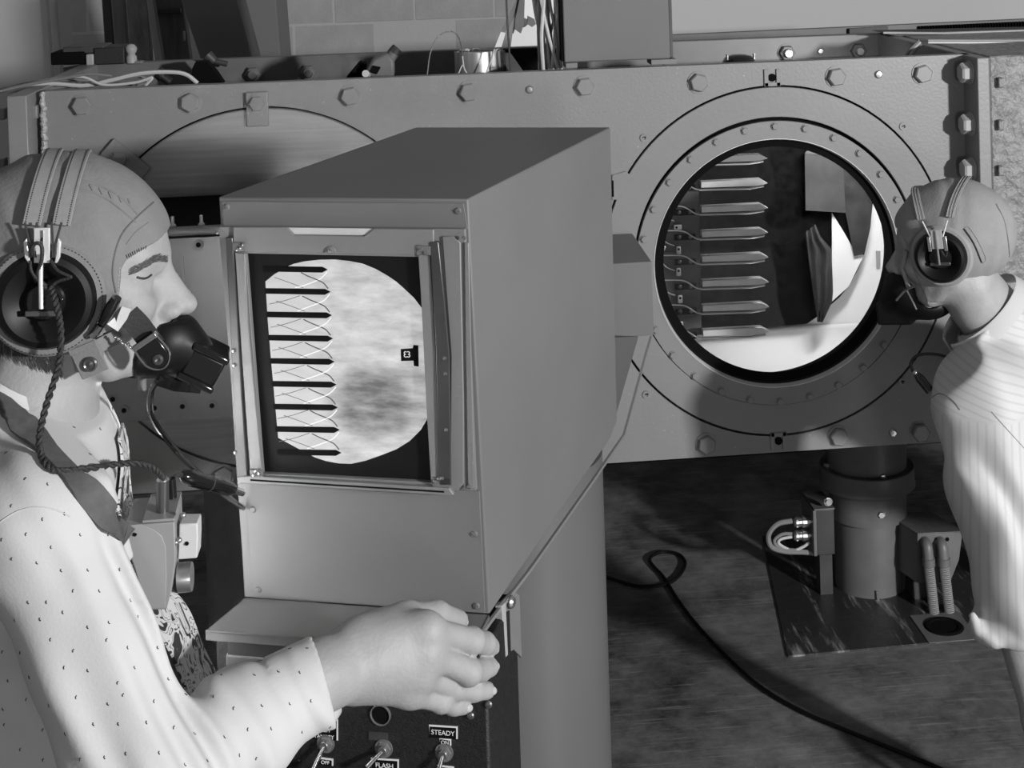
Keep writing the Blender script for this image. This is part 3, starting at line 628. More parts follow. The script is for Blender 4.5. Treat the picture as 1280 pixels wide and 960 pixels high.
# cutoff valve
vt = thing('gate_valve', 'grimy grey hose valve leaning in the tank opening', 'valve', at(480, 96, 3.25))
MB().prism([at(x, y, 3.28) for x, y in [(432,98),(449,78),(458,80),(456,97)]], (0, 0.05, 0)).build('bracket', M['black'], vt, 0.002)
MB().prism([at(x, y, 3.24) for x, y in [(457,97),(459,86),(466,74),(484,66),(492,74),(493,82),(493,97)]], (0, 0.06, 0)).build('body', M['mid'], vt, 0.006)
MB().prism([at(x, y, 3.235) for x, y in [(462,90),(466,82),(476,84),(471,93)]], (0, 0.01, 0)).build('name_tag', M['black'], vt, 0.001)
MB().cyl(at(484,78,3.26), at(492,66,3.26), 0.013, seg=16).build('stem', M['mid'], vt)
MB().cyl(at(490,68,3.26), at(497,60,3.26), 0.013, 0.0125, seg=8).build('cap', M['dark'], vt)
MB().cyl(at(459,94,3.235), at(457,92,3.20), 0.008, seg=10).build('port', M['brightmetal'], vt)
# plug and pale wires at the left
wt = thing('left_plug', 'small black plug lying on the pale wires', 'plug', at(205, 106, 3.2))
MB().cyl(at(197,90,3.2), at(204,96,3.2), 0.013, seg=14).build('cap', M['blackpaint'], wt); MB().cyl(at(203,96,3.2), at(213,103,3.2), 0.0085, seg=14).build('body', M['blackpaint'], wt)
MB().prism([at(x, y, 3.5) for x, y in [(239,104),(240,86),(244,78),(258,77),(268,88),(279,104)]], (0, 0.04, 0)).build('black_lug', M['black'])  # lug coloured plain black
tag(bpy.data.objects['black_lug'], 'black rounded lug on the far rim beside the rear nut', 'lug')
fit = thing('pipe_fitting', 'small dark pipe fitting on the far rim by the black lug', 'fitting', at(270, 76, 3.6))
MB().cyl(at(259,69,3.6), at(268,77,3.6), 0.014, 0.011, seg=12).build('body', M['dark'], fit); MB().cyl(at(266,76,3.6), at(284,80,3.6), 0.007, seg=12).build('spigot', M['dark'], fit)
wires = [[(-10,118),(30,108),(80,99),(110,94),(140,96)], [(0,116),(50,103),(100,97),(130,107),(170,104),(190,98),(182,108)], [(10,116),(60,106),(105,108),(140,101),(175,93),(210,91),(232,94),(247,105)],
         [(20,118),(70,111),(120,104),(150,99),(176,97),(184,104),(170,108)], [(-10,116),(40,104),(90,101),(130,104),(165,107)]]
for i, w_ in enumerate(wires):
    o = MB().tube(crom([at(x, y-1, 3.14+0.02*i) for x, y in w_], 8), 0.0045 if i == 2 else 0.003, 7).build('loose_wire', M['wire'] if i in (1, 2) else M['dwire'])
    tag(o, ['grey wire lying lowest along the tank edge', 'pale kinked wire under the black plug', 'thick pale wire arching over past the black plug', 'grey wire curling back short of the plug', 'short grey wire at the near end of the tangle'][i], 'wire', 'loose wires on the tank rim')
# black indicator knob
gk = thing('dial_knob', 'black domed dial showing above the tank edge right of the cabinet', 'dial', at(926, 80, 3.25))
cc = at(926, 80, 3.2)
MB().lathe((cc.x, 3.22, cc.z-0.02), (0,0,1), [(0.036,0),(0.036,0.026),(0.033,0.031),(0.028,0.036),(0.012,0.040),(0.0001,0.040)], 36).build('dome', M['bakelite'], gk)
for s_ in (-1, 1): MB().cyl((cc.x+s_*0.030, 3.20, cc.z+0.01), (cc.x+s_*0.030, 3.20, cc.z+0.022), 0.003, seg=10).build('screw', M['steel'], gk)
# bundle of thin pipes running off to the right
for i, (pts, r_) in enumerate([([(1130,74),(1138,62),(1150,50),(1160,50.5),(1290,51)], 0.0035), ([(1134,74),(1142,61),(1152,52),(1160,53),(1290,53.5)], 0.003), ([(1138,74),(1146,62),(1154,53),(1162,51),(1290,49)], 0.002)]):
    o = MB().tube(crom([at(x, y, 3.30) for x, y in pts[:3]], 6)+[at(x, y, 3.28) for x, y in pts[3:]], r_, 7).build('capillary_pipe', M['wire'] if i == 1 else M['dwire'])
    tag(o, ['dark lower pipe of three bending over the tank end flange', 'bright middle pipe of three bending over the tank end flange', 'thinnest upper pipe of three bending over the tank end flange'][i], 'pipe', 'thin pipes over the end flange')
# white board and the ribbed rail behind
MB().prism([at(x, y, 6.9) for x, y in [(839,44.5),(1320,24.5),(1320,-60),(839,-60)]], (0, 0.05, 0)).build('white_board', M['white'])
tag(bpy.data.objects['white_board'], 'large plain white board on the far wall above the rear of the tank', 'board')
rl = thing('steel_rail', 'long dark rail with fine ribs running below the white board', 'rail', at(1000, 50, 4.7))
MB().prism([at(x, y, 4.68) for x, y in [(820,45),(1330,22),(1330,46),(820,66)]], (0, 0.04, 0)).build('web', M['mid'], rl)
MB().prism([at(x, y, 4.66) for x, y in [(1062,36),(1110,33),(1110,44),(1062,46)]], (0, 0.02, 0)).build('joint_plate', M['dark'], rl)
rb = MB()
for i in range(46):
    x = 1150+i*3.6; rb.prism([at(x, 33-(x-1150)*0.045, 4.66), at(x+1.8, 33-(x-1150)*0.045, 4.66), at(x+1.8, 43-(x-1150)*0.045, 4.66), at(x, 43-(x-1150)*0.045, 4.66)], (0, 0.02, 0))
o = rb.build('ribs', M['black'], rl); o['kind'] = 'stuff'
bm_ = thing('cable_tray', 'dark cable tray with pale fittings on top of the cast section', 'tray', at(1260, 62, 3.4))
MB().prism([at(x, y, 3.55) for x, y in [(1104,41.5),(1300,37),(1300,68),(1227,68)]], (0, 0.10, 0)).build('deck', mat('tray_dark', 0.03, 0.6, var=0.7, scale=50, speck=0.2), bm_)
MB().tube([at(1104,41,3.54), at(1180,41.5,3.54), at(1300,37.5,3.54)], 0.003, 8).build('edge_strip', M['lgrey'], bm_)
for x in (1214, 1223, 1263, 1272): pxbox(x, 45, x+7, 48.5, 3.53, 0.01, 'fitting', M['grey'], bm_, 0.001)
# ================================================================== VIEWER
TZ = CH-0.35
A, B, C = atz(273, 246, TZ), atz(585, 249, TZ), atz(763, 159, TZ)
rdir = (C-B).normalized(); Nside = rdir.cross(Vector((0,0,1))).normalized()     # outward right face
wvec = A-B
def SP(x, y, off=0.0): return atpl(x, y, B, Nside)+Nside*off
BR = SP(612, 768); BL = BR+wvec
Nf = (B-A).cross(BR-B).normalized()
if Nf.y > 0: Nf = -Nf
def FP(x, y, off=0.0): return atpl(x, y, A, Nf)+Nf*off
fu = (B-A).normalized(); fv = Nf.cross(fu); 
if fv.z < 0: fv = -fv
viewer = thing('schlieren_viewer', 'big grey enamel viewing box with a lit round screen in front of the tank', 'viewer', ((A.x+C.x)/2, (A.y+C.y)/2, 0.76))
MB().prism([B, C, SP(771.5, 527), SP(763, 548), BR], wvec).build('hood', M['box'], viewer, 0.0022)
# connector and tapering rear fin
ca, cb2 = at(740, 331, 2.78), at(817.5, 419, 2.78)
MB().box(((ca.x+cb2.x)/2, (2.78+3.035)/2, (ca.z+cb2.z)/2), (cb2.x-ca.x, 3.035-2.78, ca.z-cb2.z)).build('connector_duct', M['box'], viewer, 0.0015)
MB().prism([SP(768,424,-0.02), SP(812,421,-0.02), SP(778,544,-0.02), SP(760,548,-0.02)], wvec*0.5).build('rear_duct', mat('duct_grey', 0.10, 0.5), viewer, 0.001)
MB().strap([SP(812.5,421), SP(806,443), SP(778.5,544), SP(740,600), SP(660,713), SP(612,775), SP(599,793)], Nside, 0.005, 0.004).build('edge_strip', M['frame'], viewer)
# front panel, cut in two above and below the frame
def fpoly(pts, o0, o1, name, m, parent, bevel=0.0, label=None):
    return MB().prism([FP(x, y, o0) for x, y in pts], Nf*(o1-o0)).build(name, m, parent, bevel, label)
fpoly([(278,251),(580,254),(585,286),(280,284)], 0, 0.0022, 'upper_panel', M['box'], viewer, 0.0005)
fpoly([(305,598),(600,613),(606.5,764),(318.5,743)], 0, 0.0022, 'lower_panel', M['box'], viewer, 0.0005)
scm = capscrew(0.0045, M['mid'], 'slotted_screw')
for x, y in [(284,258),(573,263),(317,636),(593.5,666.5),(324,736),(596,756)]:
    e = (Nf.to_track_quat('Z', 'Y').to_matrix() @ Matrix.Rotation(R.uniform(0, 3), 3, 'Z')).to_euler(); link('slotted_screw', scm, viewer, FP(x, y, 0.001), e)
fr = fpoly([(277,283),(583,284.5),(598,608),(302,592)], 0.0, 0.0, 'x', M['frame'], viewer) if False else None
frm = MB()   # mounting frame: four sides around the opening
O = [(277.5,281),(583.5,284),(597.5,609),(302.5,592)]; I = [(311,314),(527,318.5),(542,599),(332,588)]
for k in range(4):
    a, b_, c_, d_ = O[k], O[(k+1) % 4], I[(k+1) % 4], I[k]
    frm.prism([FP(*a, 0.002), FP(*b_, 0.002), FP(*c_, 0.002), FP(*d_, 0.002)], Nf*0.008)
frm.build('mounting_frame', M['frame'], viewer, 0.0006)
fpoly([(297,280),(364,280.5),(372.5,290.5),(460,291.5),(472,282),(546,283.5),(546,305),(526,308),(526,314.5),(313,311),(297,305)], 0.010, 0.0145, 'top_lip', M['frame'], viewer, 0.001)
fpoly([(364.5,281.5),(372.5,290.3),(460,291.2),(471,283)], 0.0102, 0.0115, 'lip_scoop', M['brightmetal'], viewer, 0.0005)
fpoly([(288,293),(296.5,293),(299,330),(309,500),(315,590),(303,590),(296,450)], 0.010, 0.0155, 'clamp_strip', M['strip'], viewer, 0.001)
fpoly([(299,312),(311,314),(315,400),(333,588),(318,588),(306,420)], 0.010, 0.0135, 'inner_strip', M['frame'], viewer, 0.0008)
fpoly([(542,298),(552.5,298),(560,370),(566,440),(568,600),(553,600),(549,430)], 0.010, 0.0165, 'clamp_strip', M['strip'], viewer, 0.001)
fpoly([(526.5,314),(541,316),(548,430),(553,600),(542.5,600),(536.5,500),(531,385)], 0.010, 0.0135, 'inner_strip', M['frame'], viewer, 0.0008)
# rounded outer guide on the right
fpoly([(556,292),(570,292),(579,300),(583,500),(583,598),(576,608),(566,608),(567,440)], 0.010, 0.013, 'outer_guide', M['frame'], viewer, 0.0012)
fpoly([(583.5,300),(589,300),(596,606),(588,606)], 0.010, 0.0125, 'edge_guide', M['frame'], viewer, 0.0008)
fpoly([(303,589.5),(320,588),(566,603),(572,611),(568,612),(320,597),(304,597)], 0.010, 0.018, 'bottom_rail', M['frame'], viewer, 0.001)
fpoly([(320,591.5),(560,606),(560,608),(320,593.5)], 0.018, 0.0186, 'rail_groove', M['black'], viewer)
pads = {'TL': [(296.5,298.5),(312.5,299),(312.5,310),(297.5,310)], 'TR': [(525,302),(542.6,303.5),(543,315),(525,314)], 'BL': [(318,580),(334.5,582),(334.5,592),(319,591)], 'BR': [(544,590),(567,590),(567,603),(545,602)]}
scb = MB().lathe((0,0,0),(0,0,1),[(0.0027,0),(0.0027,0.0012),(0.0017,0.0026),(0.0001,0.003)],12).mesh('round_screw', M['chrome'], Vector((0,0,0)))[0]
ef = Nf.to_track_quat('Z', 'Y').to_euler()
pq = {'TL': [(303.5,307),(308,304.5),(311,300.5)], 'TR': [(531.5,307),(537.5,311)], 'BL': [(326.5,581.5),(324,587),(331,585)], 'BR': [(547.5,594.5),(553,591.5),(557,591)]}
for k, pl in pads.items():
    o = fpoly(pl, 0.0135, 0.0165, 'corner_pad', M['mid'], viewer, 0.0008)
    for x, y in pq[k]: link('round_screw', scb, o, FP(x, y, 0.0165), ef)
for x, y in [(298.5,433),(299.4,451),(560,442),(561,461.5),(562,531),(300.5,559),(584,293),(590,602),(278.5,286.5)]: link('round_screw', scb, viewer, FP(x, y, 0.0155), ef)
tb = fpoly([(411,312),(412.5,306.5),(416,304),(421,304),(424.5,307),(425.5,312)], 0.0145, 0.0165, 'catch_tab', M['frame'], viewer, 0.0006); link('round_screw', scb, tb, FP(418, 308.5, 0.0165), ef)
# the projected picture on ground glass
sg = fpoly([(309,312),(528,317),(543,600),(331,589)], 0.0003, 0.003, 'screen_glass', mat('screen_black', 0.007, 0.6, spec=0.12), viewer, label='black-masked ground glass showing a shadow picture')
def em(name, v0, v1, cloudy=True):
    m = bpy.data.materials.new(name); m.use_nodes = True; nt = m.node_tree; b = nt.nodes['Principled BSDF']
    b.inputs['Base Color'].default_value = (0.1,0.1,0.1,1); b.inputs['Roughness'].default_value = 0.6; b.inputs['Emission Strength'].default_value = 1.0
    if not cloudy: b.inputs['Emission Color'].default_value = (v1,v1,v1,1); return m
    tc = nt.nodes.new('ShaderNodeTexCoord'); mp = nt.nodes.new('ShaderNodeMapping'); mp.inputs['Scale'].default_value = (1, 1, 3.2); mp.inputs['Rotation'].default_value = (0.0, 0.15, 0)
    nt.links.new(tc.outputs['Object'], mp.inputs[0])
    n = nt.nodes.new('ShaderNodeTexNoise'); n.inputs['Scale'].default_value = 22; n.inputs['Detail'].default_value = 7; n.inputs['Roughness'].default_value = 0.6; nt.links.new(mp.outputs[0], n.inputs['Vector'])
    # a broad dark cloud low and right of the middle
    sx = nt.nodes.new('ShaderNodeSeparateXYZ'); nt.links.new(tc.outputs['Object'], sx.inputs[0])
    def lin(inp, a, b_, c, d):
        q = nt.nodes.new('ShaderNodeMapRange'); q.interpolation_type = 'SMOOTHSTEP'; q.inputs[1].default_value = a; q.inputs[2].default_value = b_; q.inputs[3].default_value = c; q.inputs[4].default_value = d; nt.links.new(inp, q.inputs[0]); return q.outputs[0]
    dx = lin(sx.outputs[0], -0.045, 0.010, 0, 1); dx2 = lin(sx.outputs[0], 0.062, 0.09, 1, 0.25); dz = lin(sx.outputs[2], 0.012, -0.030, 0, 1); dz2 = lin(sx.outputs[2], -0.07, -0.11, 1, 0)
    def mul(a, b_, op='MULTIPLY'):
        q = nt.nodes.new('ShaderNodeMath'); q.operation = op
        for i, s in enumerate((a, b_)):
            if isinstance(s, (int, float)): q.inputs[i].default_value = s
            else: nt.links.new(s, q.inputs[i])
        return q.outputs[0]
    cloud = mul(mul(dx, dx2), mul(dz, dz2))
    base = mul(mul(n.outputs[0], 0.5, 'SUBTRACT'), 0.85)
    dxx = lin(sx.outputs[0], -0.06, -0.02, 0.25, 1); base = mul(base, dxx)
    v = mul(mul(v1, base, 'ADD'), mul(cloud, v1-v0), 'SUBTRACT'); v = mul(v, 0.03, 'MAXIMUM')
    cb = nt.nodes.new('ShaderNodeCombineColor')
    for i in range(3): nt.links.new(v, cb.inputs[i])
    nt.links.new(cb.outputs[0], b.inputs['Emission Color']); return m
img = [(333,351),(344,342),(353,337),(361,332),(368,329),(381,326),(400,323.8),(420,323.5),(437,325.3),(454,328.6),(470,335),(485,343.5),(496,351),(504.6,358.5),(518,371),(528,384),(532,440),(537,519),(527,536),(513,550),(496,560.5),(476.5,568),(458,574.5),(440,578.5),(424,577.8),(409,575),(395,570.5),(375,560),(349,546),(341,460),(336,400)]
pic = fpoly(img, 0.003, 0.0033, 'lit_picture', em('lit_picture', 0.13, 0.47), sg, label='bright cloudy round picture')
for k, (tx, ty) in enumerate([(411,336),(414.4,363.7),(416.2,393),(417.5,422),(419.5,451),(422,479.5),(423.5,508),(426,536),(428,564.6)]):
    xl = 330+k*2.2; s = 0.03
    fpoly([(xl,ty-3.6-(tx-xl)*s*0.4),(tx-7,ty-3.6),(tx,ty),(tx-7,ty+3.8),(xl,ty+3.4-(tx-xl)*s*0.4)], 0.0033, 0.0036, 'blade_shadow', M['black'], sg)
emw = em('bright_shock', 0, 0.80, False); emd = mat('dark_shock', 0.05, 0.8); emg = mat('grey_shock', 0.11, 0.8)
T = [(411,336),(414.4,363.7),(416.2,393),(417.5,422),(419.5,451),(422,479.5),(423.5,508),(426,536),(428,564.6)]
def fline(pts, w_, m, name):
    return MB().strap(crom([FP(x, y, 0.0034) for x, y in pts], 5), Nf, w_, 0.0002).build(name, m, sg)
for k in range(8):
    (x0, y0), (x1, y1) = T[k], T[k+1]
    fline([(x0-1,y0+3),(x0-8,y0+10.5),(x0-17,y0+15),(x0-32,y0+20.5),(x0-41,y1-5)], 0.0014, emw, 'bright_shock')
    fline([(x1-3,y1-4),(x1-9,y1-11),(x1-17,y1-15),(x1-28,y1-19.5),(x1-37,y1-24)], 0.0014, emd, 'dark_shock')
    if k: fline([(x1-40,y1-24.5),(x1-60,y1-18),(x1-78,y1-14)], 0.0008, emg, 'faint_shock')
    fline([(x1-70,y1-18),(x1-50,y1-11),(x1-34,y1-5)], 0.0008, emg, 'faint_shock')
mk = fpoly([(502,435),(517,434),(518,430),(524,430.5),(524.5,457),(518.5,456),(518,449.5),(502.5,450)], 0.0036, 0.0040, 'frame_counter', M['black'], sg)

def text(s, size, pos, X, Z, m, parent, name='lettering', depth=0.0002, center=True):
    cu = bpy.data.curves.new('t', 'FONT'); cu.body = s; cu.size = size; cu.extrude = depth
    cu.align_x = 'CENTER' if center else 'LEFT'; cu.align_y = 'CENTER'
    tmp = bpy.data.objects.new('t', cu); COL.objects.link(tmp); dg = bpy.context.evaluated_depsgraph_get()
    me = bpy.data.meshes.new_from_object(tmp.evaluated_get(dg)); bpy.data.objects.remove(tmp); me.materials.clear(); me.materials.append(m)
    X = Vector(X).normalized(); Z = Vector(Z).normalized(); Yv = Z.cross(X)
    o = link(name, me, parent, pos, Matrix((X, Yv, Z)).transposed().to_euler()); return o
fvx = fu
text('3', 0.0115, FP(507.8, 442, 0.0041), -fu, -Nf, M['letter'], sg, 'numeral'); text('3', 0.0115, FP(512, 442, 0.0041), fu, Nf, M['letter'], sg, 'numeral')

# shelf below the panel
zl_ = BR.z
def LP(x, y, z=None): return atz(x, y, zl_ if z is None else z)
L0, L1 = BL.copy(), BR.copy(); 
fd = Vector((Nf.x, Nf.y, 0)).normalized()
FL, FR = LP(270, 789), LP(598, 815)
dd = (FL-L0).dot(fd); FL = L0+fd*dd+(fu*-0.012); FR = L1+fd*dd+fu*0.0
shelf = MB(); shelf.prism([L0, L1, FR, FL], (0,0,-0.004)); shelf.prism([FL, FR, FR-Vector((0,0,0.013)), FL-Vector((0,0,0.013))], -fd*0.003)
shelf.prism([L1, FR, FR-Vector((0,0,0.013)), L1-Vector((0,0,0.013))], -fu*0.003); shelf.prism([L0, FL, FL-Vector((0,0,0.013)), L0-Vector((0,0,0.013))], fu*0.003)
shelf.build('hand_shelf', M['box'], viewer, 0.001)
# drawer lip below the shelf
q0, q1 = FL+fu*0.02-fd*0.012-Vector((0,0,0.035)), FR-fd*0.012-Vector((0,0,0.035))
MB().prism([q0, q1-fu*0.05, q1-fu*0.05-Vector((0,0,0.018)), q0-Vector((0,0,0.018))], -fd*0.019).build('lower_tray', mat('tray_steel', 0.10, 0.5), viewer, 0.003)
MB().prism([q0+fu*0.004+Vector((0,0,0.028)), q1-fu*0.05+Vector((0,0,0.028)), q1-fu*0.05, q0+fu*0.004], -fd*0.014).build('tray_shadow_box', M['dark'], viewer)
# side bracket
MB().prism([SP(622,757,0.002), SP(641,737,0.002), SP(648,744,0.002), SP(651,822,0.002), SP(641,812,0.002), SP(627,820,0.002)], -Nside*0.004).build('side_bracket', M['frame'] if False else M['grey'], viewer, 0.001)
MB().prism([SP(622,757,0.006), SP(627,752,0.006), SP(630,818,0.006), SP(627,821,0.006)], -Nside*0.010).build('bracket_flange', M['lgrey'], viewer, 0.001)
link('bracket_bolt', sc_round, viewer, SP(634, 752, 0.005), Nside.to_track_quat('Z','Y').to_euler())
# pedestal column of the viewer
YP = 2.60; pr = 0.16; pxc = at(757.5, 760, YP).x-pr*0.995
vp = MB().lathe((pxc, YP, 0), (0,0,1), [(0.0001,0),(pr+0.05,0),(pr+0.05,0.02),(pr,0.022),(pr,at(750,600,YP).z+0.06),(0.0001,at(750,600,YP).z+0.062)], 72).build('support_column', mat('column_paint', 0.125, 0.42, var=0.04, scale=5), viewer)

# ---------------------------------------------------------------- control console
cp0 = LP(618, 860); 
SIDE = fu
ctop = zl_-0.020
PR = FR-fd*0.035-Vector((0,0,0.02)); PR = PR+fu*0.010
PW = 0.36
con = thing('switch_console', 'black crackle-finish switch console with toggle switches under the viewer shelf', 'console', (PR.x-0.15, PR.y+0.15, 0.0))
Zc = Vector((0,0,1))
P0 = PR.copy(); P1 = P0-fu*PW
MB().prism([P0, P1, P1-Zc*0.42, P0-Zc*0.42], -fd*0.16).build('case', M['blackpaint'], con, 0.004)
def CP(x, y, off=0.0): return atpl(x, y, P0, fd)+fd*off
cpo = lambda pts, o0, o1, name, m, parent, bevel=0: MB().prism([CP(x, y, o0) for x, y in pts], fd*(o1-o0)).build(name, m, parent, bevel)
MB().box((P0+P1)*0.5-fd*0.10-Zc*(0.42+(P0.z-0.42)/2), (0.22, 0.1, P0.z-0.42)).build('stand', M['dark'], con)
def plate(cx_, cy, w_, h_, lines, name='nameplate'):
    e = cpo([(cx_-w_/2-1.2, cy-h_/2-2.2), (cx_+w_/2+1.6, cy-h_/2+0.0), (cx_+w_/2+1.6, cy+h_/2+2.2), (cx_+w_/2+0.2, cy+h_/2+2), (cx_-w_/2, cy+h_/2+0.2)], 0, 0.0010, name, M['letter'], con)
    c = cpo([(cx_-w_/2, cy-h_/2-0.2), (cx_+w_/2, cy-h_/2+1.8), (cx_+w_/2, cy+h_/2+2.2), (cx_-w_/2, cy+h_/2)], 0.0010, 0.0014, 'plate_face', M['black'], e)
    n = len(lines)
    for i, (s, sz) in enumerate(lines):
        yy = cy+1+(i-(n-1)/2)*(h_/n); text(s, sz, CP(cx_, yy, 0.0016), fu, fd, M['letter'], e)
    return e
plate(554, 914.5, 33, 13.5, [('STEADY', 0.0085)]); plate(556.5, 926.5, 12, 6, [('ON', 0.0065)])
plate(481, 955.5, 32, 13, [('FLASH', 0.0085)]); plate(404, 911, 34, 24, [('STEADY', 0.0068), ('FLASH', 0.0068), ('STANDBY', 0.0068)])
plate(407, 951.5, 16, 6.5, [('OFF', 0.0065)]); plate(557, 961, 18, 6, [('OFF', 0.006)])
plate(562, 888, 12, 9, [('ON', 0.006)])
for (x, y, tx, ty) in [(407.5,929,398,952),(480,935,465,948),(555.5,940,551,962)]:
    b0 = CP(x, y)
    tg = link('toggle_switch', hexbolt(0.0098, 0.0032, M['mid'], 'toggle_switch'), con, b0, fd.to_track_quat('Z','Y').to_euler()); MB().cyl(b0, b0+fd*0.009, 0.0058, 0.0054, seg=18).build('bushing', M['steel'], tg, 0.0004)
    MB().tube([b0+fd*0.007, CP(tx, ty, 0.020)], [0.0022, 0.0036], 12).build('lever', M['chrome'], tg)
for x, y in [(588.5,894),(611,880)]: link('panel_screw', capscrew(0.0046, M['steel'], 'panel_screw'), con, CP(x, y, 0.0002), fd.to_track_quat('Z','Y').to_euler())
c = CP(476, 893); MB().ringplate(c, fd, 0.0118, 0.0132, 0, 0.003, 40).build('lamp_bezel', M['mid'], con); MB().cyl(c, c+fd*0.0012, 0.0118, seg=32).build('lamp_lens', M['bakelite'], con)
cpo([(461,914),(485,916),(485,926),(461,924)], 0, 0.001, 'blank_plate', M['dark'], con)
kn = CP(416, 886); MB().lathe(kn, fd, [(0.0001,0.022),(0.011,0.022),(0.012,0.02),(0.012,0.0),(0.0001,0)], 24).build('knob', M['brightmetal'], con)
for k, pts in enumerate([[(276,866),(284,852),(300,842),(306,838),(318,838)], [(306,838),(312,848),(304,856)]]):
    o = MB().tube(crom([at(x, y, 1.86) for x, y in pts], 7), 0.0022, 7).build('console_lead', M['wire'] if k == 0 else M['dwire'], con)
# ================================================================== DISTANCE-FIELD SCULPTING
def V3(p): return np.array([p[0], p[1], p[2]], dtype=np.float32)
def smin(a, b, k):
    h = np.maximum(k-np.abs(a-b), 0)/k; return np.minimum(a, b)-h*h*k*0.25
def smax(a, b, k): return -smin(-a, -b, k)
def rc(P, a, b, ra, rb):
    a, b = V3(a), V3(b); ba = b-a; t = np.clip((P-a)@ba/max(float(ba@ba), 1e-9), 0, 1)
    d = P-a-t[:, None]*ba; return np.sqrt((d*d).sum(1))-(ra+(rb-ra)*t)
def ell(P, c, r, Rm=None):
    q = P-V3(c)
    if Rm is not None: q = q@Rm            # columns of Rm are the ellipsoid's axes
    r = np.array(r, dtype=np.float32); k0 = np.sqrt(((q/r)**2).sum(1)); k1 = np.sqrt(((q/(r*r))**2).sum(1)); return k0*(k0-1)/np.maximum(k1, 1e-6)
def bx3(P, c, hs, Rm=None, rd=0.003):
    q = P-V3(c)
    if Rm is not None: q = q@Rm
    q = np.abs(q)-(np.array(hs, dtype=np.float32)-rd); return np.sqrt((np.maximum(q, 0)**2).sum(1))+np.minimum(q.max(1), 0)-rd
def chain(P, pts, rs, k=0.006):
    d = None
    for i in range(len(pts)-1):
        e = rc(P, pts[i], pts[i+1], rs[i], rs[i+1]); d = e if d is None else smin(d, e, k)
    return d
def poly2(x, y, poly):                     # signed distance to a 2D polygon, negative inside
    n = len(poly); d = np.full(x.shape, 1e9, np.float32); s = np.ones(x.shape, np.float32)
    for i in range(n):
        ax, ay = poly[i]; bx_, by = poly[i-1]; ex, ey = bx_-ax, by-ay; wx, wy = x-ax, y-ay
        t = np.clip((wx*ex+wy*ey)/(ex*ex+ey*ey), 0, 1); qx, qy = wx-ex*t, wy-ey*t; d = np.minimum(d, qx*qx+qy*qy)
        c1, c2, c3 = y >= ay, y < by, ex*wy > ey*wx
        s = np.where((c1 & c2 & c3) | (~c1 & ~c2 & ~c3), -s, s)
    return s*np.sqrt(d)
def warp(P, k, ph, amp=1.6):               # cheap crinkle in -1..1
    k1, k2 = np.array(k[0], np.float32), np.array(k[1], np.float32); return np.sin(P@k1+ph+amp*np.sin(P@k2+ph*1.7))
